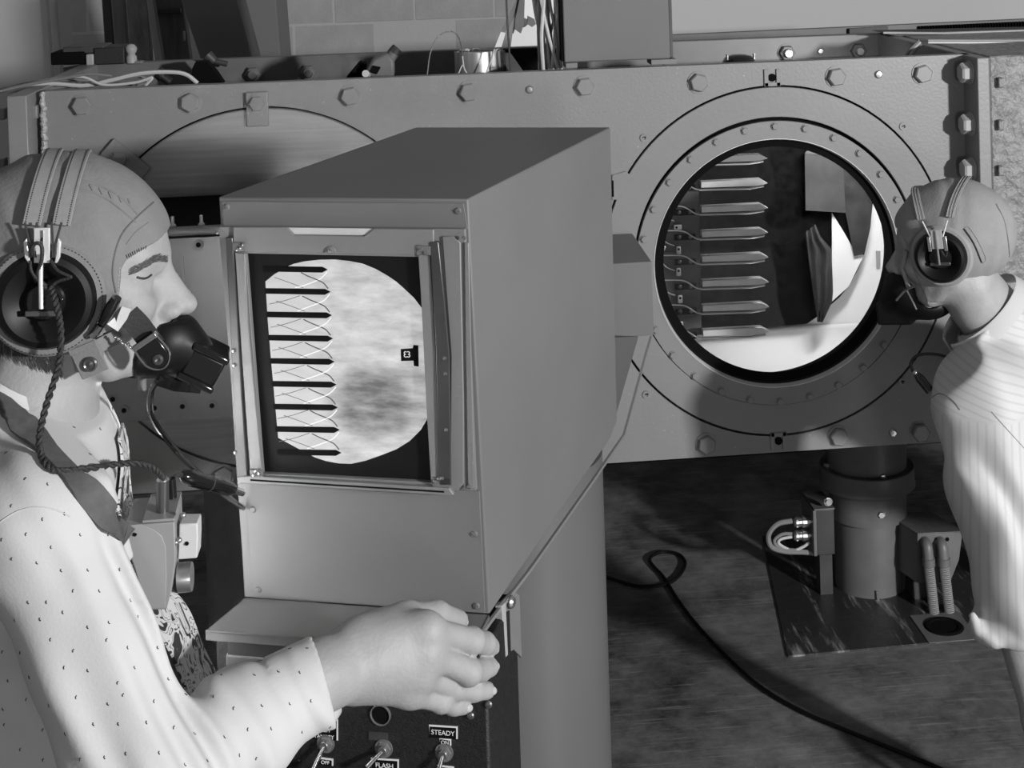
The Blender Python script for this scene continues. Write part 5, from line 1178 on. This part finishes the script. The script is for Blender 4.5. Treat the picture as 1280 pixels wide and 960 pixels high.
    for k in range(90):
        a = 2*pi*k/90; p = b0-H.l*0.0083+(H.f*math.cos(a)+H.u*math.sin(a))*0.0565; t = -H.f*math.sin(a)+H.u*math.cos(a); b.tube([p-t*0.001, p+t*0.001], 0.0004, 4)
    o = b.build('ring_stitching', M['stitch'], hs2); o['kind'] = 'stuff'
    # metal yoke, rod and slider
    def G(x, y, Y=1.548): return at(x, y, Y)
    MB().prism([G(42,285),(G(62,285)),(G(62,329)),(G(42,329))], (0, 0.003, 0)).build('slider_plate', M['brightmetal'], hsn, 0.0008)
    MB().prism([G(51,288,1.547),G(54,288,1.547),G(54,327,1.547),G(51,327,1.547)], (0, 0.002, 0)).build('slider_rib', M['chrome'], hsn)
    for xs in ((29,33,28,31,38,36), (76,72,77,74,68,70)):
        MB().prism([G(xs[1],298),G(xs[0],303),G(xs[0]+(1 if xs[0]<50 else -1)*1.5,322),G(xs[4]-(3 if xs[0]<50 else -3),329),G(xs[4],329),G(xs[5],318)], (0, 0.005, 0)).build('slider_wing', M['brightmetal'], hsn, 0.0008)
    MB().tube([G(51,318,1.545), G(50.8,350,1.543), G(51.5,386,1.540)], 0.0024, 10).build('yoke_rod', M['brightmetal'], hsn)
    for x0, x1, x2 in ((31,37,37.5), (46,44.5,44.5), (64.5,66,66), (77,69,68.5)):
        MB().tube([G(x0,278,1.553), G(x1,305,1.550), G(x2,322,1.548)], 0.0012, 6).build('band_wire', M['strip'], hsn)
    # leather straps over the crown
    for sidx, (xa, off) in enumerate(((-0.0245, 0.0), (0.0045, 0.0))):
        pts = []; nn = []
        for i in range(41):
            a = math.radians(22+136*i/40); fx = math.sqrt(max(0.2, 1-((xa+0.014)/0.115)**2)); y_ = -math.cos(a)*0.0925*fx; zz = 0.038+math.sin(a)*0.1015*fx
            lean = 0.013*max(0.0, math.sin(max(0, a)))**1.5
            p = H.w(xa-0.012+lean, y_, zz); pts.append(p)
            nn.append((H.l*(-math.cos(a))+H.u*math.sin(a)).normalized())
        st = MB().strap(pts, nn, 0.0185, 0.0030).build('band_strap', M['leather'], hsn, 0.0007)
        b = MB()
        for sgn in (-1, 1):
            off = []
            for i, p in enumerate(pts):
                t = (pts[min(i+1, 40)]-pts[max(i-1, 0)]).normalized(); sv = t.cross(nn[i]); off.append(p+sv*0.0062*sgn+nn[i]*0.0031)
            fine = crom(off, 5)
            for k in range(0, len(fine)-1, 2): b.tube([fine[k], fine[k+1]], 0.00065, 4)
        o = b.build('strap_stitching', M['stitch'], st); o['kind'] = 'stuff'
    pts = [H.w(0.030+0.0*i, -0.0885*math.cos(math.radians(12+156*i/20)), 0.048+0.087*math.sin(math.radians(12+156*i/20))) for i in range(21)]
    # twisted cord: two strands
    cp_ = [at(63,358,1.545), at(68,372,1.535), at(73,392,1.53), at(76,415,1.53), at(75,445,1.53), at(70,470,1.52), at(60,500,1.50), at(52,530,1.485), at(49,555,1.48), at(54,575,1.485), at(66,587,1.50), at(85,589,1.52), at(110,586,1.545), at(140,581,1.56), at(165,579,1.57), at(185,582,1.58), at(198,590,1.585), at(204,598,1.588)]
    cc = crom(cp_, 14)
    for i, p in enumerate(cc):                       # lie on the shirt instead of sinking into it
        d = (p-CAM).normalized(); loc = sb.ray_cast(CAM, d)[0]
        if loc is not None and (loc-CAM).length < (p-CAM).length+0.004: cc[i] = CAM+d*((loc-CAM).length-0.007)
    for _ in range(6): cc = [cc[0]]+[(cc[i-1]+cc[i]*2+cc[i+1])/4 for i in range(1, len(cc)-1)]+[cc[-1]]
    for ph in (0, pi):
        pp = []; xv = None
        for i, p in enumerate(cc):
            t = (cc[min(i+1, len(cc)-1)]-cc[max(i-1, 0)]).normalized(); xv = basis(t)[0] if xv is None else (xv-t*t.dot(xv)).normalized(); yv = t.cross(xv); a = i*0.62+ph; pp.append(p+(xv*math.cos(a)+yv*math.sin(a))*0.0017)
        MB().tube(pp, 0.0021, 7).build('cord', M['cord'], hsn)
    MB().tube(crom([at(40,320,1.548), at(39,312,1.54), at(45,304,1.538), at(52,308,1.538), at(52,325,1.54), at(47,345,1.545), at(58,358,1.545)], 8), 0.0020, 7).build('cord_tail', M['cord'], hsn)
    MB().tube(crom([at(64,326,1.546), at(72,338,1.542), at(86,345,1.54), at(88,347,1.54), at(72,352,1.542), at(63,360,1.543)], 8), 0.0017, 7).build('cord_tail', M['cord'], hsn)
    MB().tube(crom([at(38,326,1.548), at(39,338,1.545), at(47,350,1.544), at(60,362,1.543)], 8), 0.0017, 7).build('cord_tail', M['cord'], hsn)
    # ---- webbing strap with its number
    o_, n_ = drape(sb, [(-14,488),(20,523),(55,560),(88,594),(118,626),(146,662),(156,676)], 0.0015, 8)
    stp = MB().strap(o_, n_, 0.029, 0.0022).build('shoulder_strap', M['strap']); tag(stp, 'dark webbing strap marked with a number, crossing the flecked shirt', 'strap')
    a, nn = pk(sb, 143, 640, 0.0045)
    tdir = (at(147,631,1.6)-at(138,654,1.6)).normalized()
    if a is not None: text('#3', 0.017, a, (at(138,627,1.6)-at(146,649,1.6)), nn, M['ink'], stp, 'marking')
    # ---- tie lying down the front of the chest
    def tiepath(y0, y1, n, w0, w1, nm):
        pts, nr, wd = [], [], []
        for i in range(n):
            y = y0+(y1-y0)*i/(n-1); c = at(600, y, 1.672); loc, nrm, _, _ = sb.ray_cast(c, Vector((-1, 0, 0)))
            if loc is None: continue
            if nrm.x < 0: nrm = -nrm
            pts.append(loc+nrm*0.003); nr.append(nrm); wd.append(w0+(w1-w0)*i/(n-1))
        return pts, nr, wd
    tm = bpy.data.materials.new('swirl_tie'); tm.use_nodes = True; nt = tm.node_tree; bs = nt.nodes['Principled BSDF']; bs.inputs['Roughness'].default_value = 0.45
    tc = nt.nodes.new('ShaderNodeTexCoord'); n1 = nt.nodes.new('ShaderNodeTexNoise'); n1.inputs['Scale'].default_value = 26; n1.inputs['Detail'].default_value = 0.8; n1.inputs['Distortion'].default_value = 2.0
    nt.links.new(tc.outputs['Object'], n1.inputs['Vector']); rp = nt.nodes.new('ShaderNodeValToRGB'); rp.color_ramp.interpolation = 'CONSTANT'; e = rp.color_ramp.elements
    e[0].position = 0; e[0].color = (0.03,)*3+(1,); e[1].position = 0.40; e[1].color = (0.60,)*3+(1,)
    for p_, v_ in ((0.475, 0.02), (0.50, 0.62), (0.60, 0.05), (0.63, 0.6)): x = e.new(p_); x.color = (v_,)*3+(1,)
    nt.links.new(n1.outputs[0], rp.inputs[0]); nt.links.new(rp.outputs[0], bs.inputs['Base Color'])
    pts, nr, wd = tiepath(512, 880, 40, 0.055, 0.105, 'tie')
    tie = MB().strap(pts, nr, wd, 0.003).build('necktie', tm, root, 0, label='swirl-patterned pale and black necktie')
    MB().strap([p+n_*0.001-Vector((0,0.055,0)) for p, n_ in zip(pts[22:], nr[22:])], [n_-Vector((0,0.5,0)) for n_ in nr[22:]], 0.03, 0.002).build('shirt_shadow_placket', M['trouser'], root) if False else None
    # trousers and stool, out of the frame
    tz = 0.70
    def trous(P):
        d = rc(P, hip+Vector((0.02,-0.09,-0.06)), hip+Vector((0.42,-0.11,-0.10)), 0.10, 0.075); d = smin(d, rc(P, hip+Vector((0.02,0.09,-0.06)), hip+Vector((0.42,0.11,-0.10)), 0.10, 0.075), 0.04)
        d = smin(d, ell(P, hip+Vector((0,0,-0.05)), (0.16, 0.18, 0.12)), 0.05)
        for s in (-1, 1): d = smin(d, rc(P, hip+Vector((0.42,0.11*s,-0.10)), Vector((hip.x+0.40, hip.y+0.11*s, 0.10)), 0.07, 0.05), 0.03)
        return d
    sdf_mesh('trousers', trous, (hip.x-0.25, 1.40, 0.04), (hip.x+0.6, 2.05, 0.80), 0.012, M['trouser'], root)
    for s in (-1, 1):
        MB().box((hip.x+0.46, hip.y+0.11*s, 0.035), (0.26, 0.09, 0.07)).build('shoe', M['rubber'], root, 0.02)
    sz = hip.z-0.17
    st = thing('stool', 'plain round wooden stool under the seated man with the tie', 'stool', (hip.x, hip.y, 0))
    MB().cyl((hip.x, hip.y, sz-0.035), (hip.x, hip.y, sz), 0.17, seg=40).build('seat', M['wood'], st, 0.004)
    for a in range(4):
        c, s = math.cos(a*pi/2+0.7), math.sin(a*pi/2+0.7); MB().cyl((hip.x+0.17*c, hip.y+0.17*s, 0), (hip.x+0.12*c, hip.y+0.12*s, sz-0.03), 0.015, seg=12).build('leg', M['wood'], st)
    # ---- chest box hanging on the strap
    cb_ = thing('talk_box', 'small two-tone chest box with plug and knobs, hung in front of the patterned tie', 'box', at(190, 762, 1.60))
    YB = 1.585; ext = Vector((-0.004, 0.075, 0.0))
    MB().prism([at(x, y, YB) for x, y in [(155.5,657),(218,652.5),(219.5,700),(214,740),(208,762),(181,763),(168,712),(158,680)]], ext).build('case', M['chestbox'], cb_, 0.0012)
    MB().prism([at(x, y, YB-0.0012) for x, y in [(156,657),(177,655.5),(192,662),(202,670),(207,683),(208,720),(207,760),(182,761),(169,711),(158,680)]], Vector((0,0.0012,0))).build('cover_plate', mat('cover_beige', 0.30, 0.42), cb_, 0.0005)
    MB().prism([at(178,654.8,YB)+Vector((0,0,0.0005)), at(218,652,YB)+Vector((0,0,0.0005)), at(218,652,YB)+ext+Vector((0,0,0.0005)), at(178,654.8,YB)+ext+Vector((0,0,0.0005))], (0,0,0.003)).build('top_plate', M['chestbox'], cb_, 0.0006)
    MB().cyl(at(168.5,668,YB-0.0013), at(168.5,668,YB-0.0018), 0.0022, seg=12).build('hole', M['black'], cb_)
    MB().cyl(at(203,642,YB+0.022), at(203.5,600,YB+0.022), 0.0068, seg=20).build('jack_plug', mat('plug_metal', 0.16, 0.3, metal=0.8), cb_)
    MB().sphere(at(203.5,600,YB+0.022), 0.0068, 16, 8, (1,1,0.5)).build('plug_cap', M['steel'], cb_)
    MB().lathe(at(203,643,YB+0.022), (0,0,1), [(0.0068,0.003),(0.009,0.003),(0.0105,0.0),(0.0105,-0.002)], 24).build('jack_ring', M['brightmetal'], cb_)
    MB().cyl(at(215,622,YB+0.055), at(213,598,YB+0.055), 0.0055, seg=14).build('second_plug', M['bakelite'], cb_)
    MB().prism([at(x, y, YB+0.018) for x, y in [(224,655),(247,654.5),(247.5,672),(246.5,698),(222,700)]], (0, 0.028, 0)).build('switch_block', M['chestbox2'], cb_, 0.0015)
    MB().cyl(at(233.5,679.5,YB+0.0175), at(233.5,679.5,YB+0.0168), 0.0022, seg=12).build('hole', M['black'], cb_)
    kc = at(223, 722, YB+0.03); MB().lathe(kc, (1,0,0.02), [(0.0001,0.0145),(0.0150,0.0145),(0.0155,0.012),(0.0155,0.0),(0.006,-0.002)], 28).build('dial', M['steel'], cb_, sharp=0.5)
    for x, y in [(219.5,678),(224,675),(229,644)]: MB().sphere(at(x, y, YB+0.004), 0.0032, 10, 7).build('dome_screw', M['steel'], cb_)
    # cords to the right of the box and the mask hose
    o = MB().tube(crom([at(205,472,1.62), at(196,477,1.62), at(189,490,1.63), at(188,512,1.64), at(195,530,1.66), at(210,550,1.69), at(228,572,1.74), at(250,592,1.80), at(280,618,1.88), at(304,635,1.95)], 8), 0.0034, 8).build('mask_lead', M['bakelite']); tag(o, 'thin rim-lit lead curving from the breathing mask to behind the viewer', 'cable')
    pl_ = thing('inline_plug', 'long black in-line plug between the chest box and the viewer', 'plug', at(262, 603, 1.72))
    a0, a1 = at(226, 594, 1.70), at(292, 612, 1.76)
    MB().tube([a0, a0.lerp(a1, 0.06), a0.lerp(a1, 0.2), a0.lerp(a1, 0.9), a1], [0.003, 0.0075, 0.0095, 0.0090, 0.006], 16).build('shell', M['bakelite'], pl_)
    MB().tube([a1, at(303, 616, 1.775)], 0.004, 12).build('ferrule', M['chrome'], pl_)
    MB().tube([a0.lerp(a1, 0.52), a0.lerp(a1, 0.54)], 0.0094, 16).build('joint_ring', M['strip'], pl_)
    MB().tube(crom([at(214,600,1.64), at(219,595,1.66), at(227,593,1.70)], 6), 0.0022, 7).build('pigtail', M['cord'], pl_)
    return H, sb
HL, SHB = man_left()
# ================================================================== MAN AT THE WINDOW (right)
def man_right():
    H = Frame(at(1189, 313, 2.60), math.radians(180-30), math.radians(6), 0, 0.92)
    root = thing('person', 'man in striped rolled-sleeve shirt and flying helmet, bending to the round window', 'person', (1.05, 2.62, 0.0))
    nk0, nk1 = H.w(-0.025, 0, -0.07), at(1262, 418, 2.62)
    SH, EL, WR = at(1228, 505, 2.50), at(1262, 740, 2.46), at(1300, 900, 2.44)
    mid = at(1430, 530, 2.69); hip = at(1640, 610, 2.72); shR = at(1285, 470, 2.84)
    def torso(P, o=0.0):
        d = rc(P, at(1285, 470, 2.66), mid, 0.115+o, 0.145+o); d = smin(d, rc(P, mid, hip, 0.145+o, 0.15+o), 0.08)
        d = smin(d, rc(P, at(1270, 455, 2.62), SH, 0.060+o, 0.068+o), 0.07); d = smin(d, rc(P, at(1275, 455, 2.70), shR, 0.060+o, 0.068+o), 0.07)
        return smin(d, rc(P, H.w(-0.035,0,-0.12), nk1, 0.050+o, 0.064+o), 0.06)
    HD = [at(1298,905,2.44), at(1305,935,2.44)]
    def body(P):
        d = head_sdf(H.loc(P))*H.k; d = smin(d, rc(P, nk0, nk1, 0.054, 0.06), 0.025); d = smin(d, torso(P, -0.012), 0.03)
        d = smin(d, chain(P, [SH, EL, WR], [0.055, 0.042, 0.028]), 0.03)
        d = smin(d, rc(P, WR, at(1308, 955, 2.44), 0.027, 0.030), 0.02)
        for i in range(4):
            a = at(1296+i*9, 975, 2.43+0.004*i); b = at(1300+i*8, 1015, 2.435+0.004*i); c = at(1304+i*7, 1045-abs(i-1.5)*4, 2.45+0.004*i); d = smin(d, chain(P, [a, b, c], [0.011, 0.0095, 0.008]), 0.006)
        return smin(d, chain(P, [at(1300,925,2.43), at(1290,955,2.41), at(1288,985,2.41)], [0.016, 0.012, 0.009]), 0.008)
    bo, bvh, _, _ = sdf_mesh('body', body, (0.55, 2.30, 0.10), (1.72, 3.02, 1.30), 0.0044, M['skin2'], root)
    axY = Vector((0, 1, 0))
    ca, cb_ = at(1184, 428, 2.60), at(1266, 346, 2.60); cn_ = (cb_-ca).cross(axY).normalized()
    if cn_.dot(at(1180,350,2.6)-ca) < 0: cn_ = -cn_
    c1, c2 = at(1208, 780, 2.44), at(1290, 800, 2.44)
    def pln(P, p, n): return (P-V3(p))@V3(n)
    dn = Vector((0.12, 0, -1)).normalized()
    def shirt(P):
        d = torso(P, 0.006)+0.0035*warp(P, ((60, 20, -45), (10, 6, 12)), 0.6)+0.003*warp(P, ((30, 10, 60), (16, 8, 10)), 2.0)
        a = chain(P, [SH+Vector((0.005,0,0)), SH.lerp(EL, 0.45)+Vector((0.008,0,0)), EL+Vector((0.012,0,0)), EL+Vector((0.022,0,-0.06))], [0.090, 0.080, 0.068, 0.060], 0.03)
        a = a+0.007*warp(P, ((75, 25, 20), (8, 5, 16)), 1.2)+0.002*warp(P, ((160, 60, 30), (20, 12, 22)), 0.2)*np.clip((SH.z+0.02-P[:, 2])*6, 0, 1)
        d = smin(d, a, 0.05)
        cf = ell(P, at(1262, 782, 2.46), (0.072, 0.060, 0.034))+0.0025*warp(P, ((120, 40, 60), (30, 20, 30)), 0.4)
        cf = smin(cf, rc(P, at(1216, 770, 2.45), at(1222, 786, 2.44), 0.007, 0.010), 0.012)
        d = smin(d, cf, 0.010)
        cut = pln(P, at(1250, 796, 2.46), dn); d = np.maximum(d, cut)
        d = np.maximum(d, -np.maximum(ell(P, at(1262, 800, 2.46), (0.060, 0.048, 0.030)), -cut-0.03))
        d = smax(d, pln(P, cb_, cn_), 0.004)
        return np.maximum(d, -rc(P, nk0, nk1-Vector((0.03,0,0)), 0.060, 0.062))
    sm_ = bpy.data.materials.new('striped_shirt'); sm_.use_nodes = True; nt = sm_.node_tree; bs = nt.nodes['Principled BSDF']; bs.inputs['Roughness'].default_value = 0.85
    at_ = nt.nodes.new('ShaderNodeAttribute'); at_.attribute_name = 'stripe'; wv = nt.nodes.new('ShaderNodeMath'); wv.operation = 'SINE'; nt.links.new(at_.outputs['Fac'], wv.inputs[0])
    mr = nt.nodes.new('ShaderNodeMapRange'); mr.inputs[1].default_value = 0.35; mr.inputs[2].default_value = 0.9; mr.inputs[3].default_value = 0.56; mr.inputs[4].default_value = 0.49; nt.links.new(wv.outputs[0], mr.inputs[0])
    cbn = nt.nodes.new('ShaderNodeCombineColor')
    for i in range(3): nt.links.new(mr.outputs[0], cbn.inputs[i])
    nt.links.new(cbn.outputs[0], bs.inputs['Base Color'])
    so_, sb, vs, cen = sdf_mesh('shirt', shirt, (0.55, 2.28, 0.35), (1.72, 3.02, 1.28), 0.0044, sm_, root)
    P = vs.astype(np.float32); da = chain(P, [SH, EL, EL+Vector((0.02,0,-0.08))], [0.085, 0.075, 0.065]); arm = (da < 0.018) & (P[:, 2] < SH.z+0.0)
    ax_ = V3((hip-at(1285,470,2.66)).normalized()); pr_ = V3((Vector((0,1,0)).cross(hip-at(1285,470,2.66))).normalized())
    st = np.where(arm, (P[:, 0]-0.3*(P[:, 1]))*700*0.62, ((P-V3(SH))@pr_)*480+6*np.sin((P-V3(SH))@ax_*6)).astype(np.float32)
    at2 = so_.data.attributes.new('stripe', 'FLOAT', 'POINT'); at2.data.foreach_set('value', st)
    nc = (ca+cb_)/2+Vector((0,0.0,0)); fw = (ca-cb_).normalized()
    collar(nc, fw, axY, cn_, (ca-cb_).length/2, 0.068, 0.034, 0.012, sm_, so_, 0.3)
    seam(sb, [(1163,498),(1175,492),(1190,500),(1200,512)], 0.0008, M['mid'], so_)
    seam(sb, [(1240,515),(1262,540),(1280,560)], 0.001, M['lgrey'], so_)
    # helmet
    z = lambda x, y: H.toloc(at(x, y, 2.52))
    op = [(0.30, 0.10), (0.092, 0.055), (0.080, 0.045), (0.070, 0.030), (0.066, 0.0), (0.062, -0.03), (0.055, -0.06), (0.045, -0.10), (0.04, -0.3), (0.3, -0.3)]
    bk = [(0.045, -0.088), (0.0, -0.088), (-0.04, -0.070), (-0.08, -0.045), (-0.14, -0.040), (-0.2, -0.04), (-0.2, -0.4), (0.045, -0.4)]
    def helm(P):
        q = H.loc(P); d = head_sdf(q); d = smin(d, ell(q, (-0.014, 0, 0.038), (0.112, 0.083, 0.099)), 0.01)-0.005
        d = d+0.0016*warp(q, ((60, 30, 150), (20, 18, 30)), 0.8)*np.clip(q[:, 0]*14, 0, 1)+0.0006*warp(q, ((150, 60, 40), (50, 30, 20)), 2.2)
        d = np.maximum(d, -poly2(q[:, 0], q[:, 2], op)); return np.maximum(d, -poly2(q[:, 0], q[:, 2], bk))*H.k
    ho, hb_, _, _ = sdf_mesh('helmet', helm, H.o-Vector((0.17, 0.15, 0.15)), H.o+Vector((0.17, 0.15, 0.20)), 0.0026, M['helmet2'], root)
    seam(hb_, [(1245,255),(1255,275),(1260,300),(1262,325)], 0.0010, M['mid'], ho); seam(hb_, [(1205,286),(1217,304),(1227,328)], 0.0014, M['stitch'], ho, 'vent_slit')
    seam(hb_, [(1205,286),(1211,284),(1222,300),(1232,322),(1228,330)], 0.0009, M['helmet2'], ho)
    seam(hb_, [(1200,370),(1220,358),(1240,348),(1258,336)], 0.0011, M['mid'], ho)
    bt = MB().box(pk(hb_, 1164, 378)[0] if pk(hb_, 1164, 378)[0] else at(1164,378,2.50), (0.026, 0.006, 0.018)).build('buckle', M['lgrey'], ho, 0.001)
    # mask
    def mask(P):
        q = H.loc(P); d = ell(q, (0.098, 0, -0.078), (0.042, 0.040, 0.046)); d = smin(d, rc(q, (0.11, 0, -0.055), (0.128, 0, -0.095), 0.016, 0.028), 0.02)
        Rm = None; d = smin(d, bx3(q, (0.125, 0, -0.118), (0.034, 0.026, 0.022), Rm, 0.004), 0.006); d = smin(d, ell(q, (0.06, 0, -0.105), (0.05, 0.045, 0.03)), 0.02)
        return smax(d, -(head_sdf(q)-0.001), 0.002)*H.k
    mo, _, _, _ = sdf_mesh('breathing_mask', mask, H.o-Vector((0.20, 0.10, 0.18)), H.o+Vector((0.05, 0.15, 0.0)), 0.0028, M['rubber'], root, label='black rubber breathing mask')
    def Q(x, y, z_): return H.w(x, y, z_)
    MB().tube([Q(0.075,0.058,0.015), Q(0.09,0.05,-0.02), Q(0.08,0.055,-0.06)], 0.004, 8).build('mask_harness', M['helmet2'], mo)
    MB().tube(crom([Q(0.06,0.072,-0.05), Q(0.085,0.056,-0.062), Q(0.11,0.045,-0.085)], 5), 0.0026, 8).build('harness_wire', M['chrome'], mo)
    MB().tube(crom([Q(0.085,0.056,-0.062), Q(0.075,0.06,-0.085), Q(0.07,0.06,-0.10)], 5), 0.002, 8).build('harness_wire', M['chrome'], mo)
    # headset
    hsn = thing('headset', 'leather-banded headset with shiny black ear cups on the man at the window', 'headset', H.w(0, 0, 0.10))
    ec_ = H.toloc(at(1172, 326, 2.50)); rd = 0.0500*H.k
    for sd in (1, -1):
        b0 = H.w(ec_[0], sd*0.083, ec_[2]); an = H.l*sd
        MB().lathe(b0, an, [(rd+0.0085, -0.014), (rd+0.0085, 0.003), (rd+0.005, 0.007), (rd, 0.008)], 56).build('fabric_ring', M['helmet2'], ho)
        e = MB().lathe(b0, an, [(rd, 0.0), (rd, 0.013), (rd-0.003, 0.021), (rd-0.008, 0.023), (rd-0.014, 0.020), (rd-0.022, 0.012), (0.019, 0.010)], 56).build('ear_cup', M['rubber'], hsn)
        MB().lathe(b0, an, [(0.0200, 0.008), (0.0200, 0.018), (0.0175, 0.021), (0.0001, 0.021)], 36).build('receiver', M['bakelite'], e)
    b0 = H.w(ec_[0], 0.083, ec_[2])
    MB().box(b0+H.l*0.0225-H.u*0.010, (0.036, 0.003, 0.006), (H.f, H.l, H.u)).build('yoke_bar', M['strip'], hsn, 0.001)
    MB().tube([b0+H.l*0.026+H.u*0.050, b0+H.l*0.028-H.u*0.010], 0.0022, 8).build('yoke_rod', M['chrome'], hsn)
    MB().box(b0+H.l*0.024+H.u*0.034, (0.020, 0.003, 0.034), (H.f, H.l, H.u)).build('slider_plate', M['lgrey'], hsn, 0.0008)
    for s_ in (-1, 1):
        MB().box(b0+H.l*0.024+H.u*0.026+H.f*0.014*s_, (0.006, 0.004, 0.026), (H.f, H.l, H.u)).build('slider_wing', M['steel'], hsn, 0.0008)
        MB().tube([b0+H.l*0.020+H.u*0.066+H.f*0.022*s_, b0+H.l*0.024+H.u*0.036+H.f*0.010*s_], 0.0014, 6).build('band_wire', M['brightmetal'], hsn)
    MB().tube(crom([b0+H.l*0.026+H.u*0.014-H.f*0.006, b0+H.l*0.028+H.u*0.004-H.f*0.012, b0+H.l*0.028+H.u*0.012-H.f*0.016], 5), 0.0014, 6).build('cord_tail', M['cord'], hsn)
    for k, (xa, ln) in enumerate(((0.028, 0.022), (-0.020, -0.030))):
        pts = []; nn = []
        for i in range(37):
            a = pi*i/36; a = math.radians(24+132*i/36); xx = ec_[0]+xa+ln*math.sin(a)**2; fx = math.sqrt(max(0.2, 1-((xx+0.014)/0.118)**2)); pts.append(H.w(xx, math.cos(a)*0.0935*fx, 0.038+math.sin(a)*0.1065*fx)); nn.append((H.l*math.cos(a)+H.u*math.sin(a)).normalized())
        s = MB().strap(pts, nn, 0.0150, 0.003).build('band_strap', M['leather'], hsn, 0.0007)
        b = MB()
        for sgn in (-1, 0, 1):
            off = [p+(pts[min(i+1, 36)]-pts[max(i-1, 0)]).normalized().cross(nn[i])*0.005*sgn+nn[i]*0.0033 for i, p in enumerate(pts)]; b.tube(off, 0.0006, 5)
        o = b.build('strap_stitching', M['lgrey'], s)
    # lead with connector by the shoulder
    o = MB().tube(crom([at(1186,447,2.58), at(1172,443,2.60), at(1155,442.5,2.62), at(1144,446,2.62), at(1138.5,454,2.60), at(1140,462,2.58), at(1144,468,2.56)], 8), 0.0028, 8).build('microphone_lead', M['cord']); tag(o, 'short dark lead looping out from the striped shirt', 'cable')
    p = thing('lead_connector', 'black cable connector beside the striped shoulder', 'connector', at(1152, 477, 2.55)); MB().tube([at(1144,465,2.56), at(1146,468,2.56), at(1150,473,2.555), at(1163,489,2.54)], [0.004, 0.0065, 0.0085, 0.0085], 14).build('shell', M['bakelite'], p); MB().sphere(at(1144,466,2.555), 0.0045, 10, 7).build('tip', M['chrome'], p)
    def trous(P):
        d = ell(P, hip+Vector((0.02,0,-0.04)), (0.17, 0.19, 0.16))
        for s in (-1, 1): d = smin(d, chain(P, [hip+Vector((0.02,0.1*s,-0.05)), Vector((hip.x-0.05, hip.y+0.1*s, 0.36)), Vector((hip.x+0.05, hip.y+0.1*s, 0.08))], [0.10, 0.072, 0.055]), 0.04)
        return d
    sdf_mesh('trousers', trous, (hip.x-0.3, hip.y-0.36, 0.04), (hip.x+0.3, hip.y+0.36, hip.z+0.2), 0.012, M['trouser'], root)
    for s in (-1, 1): MB().box((hip.x-0.02, hip.y+0.1*s, 0.035), (0.27, 0.09, 0.07)).build('shoe', M['rubber'], root, 0.02)
man_right()
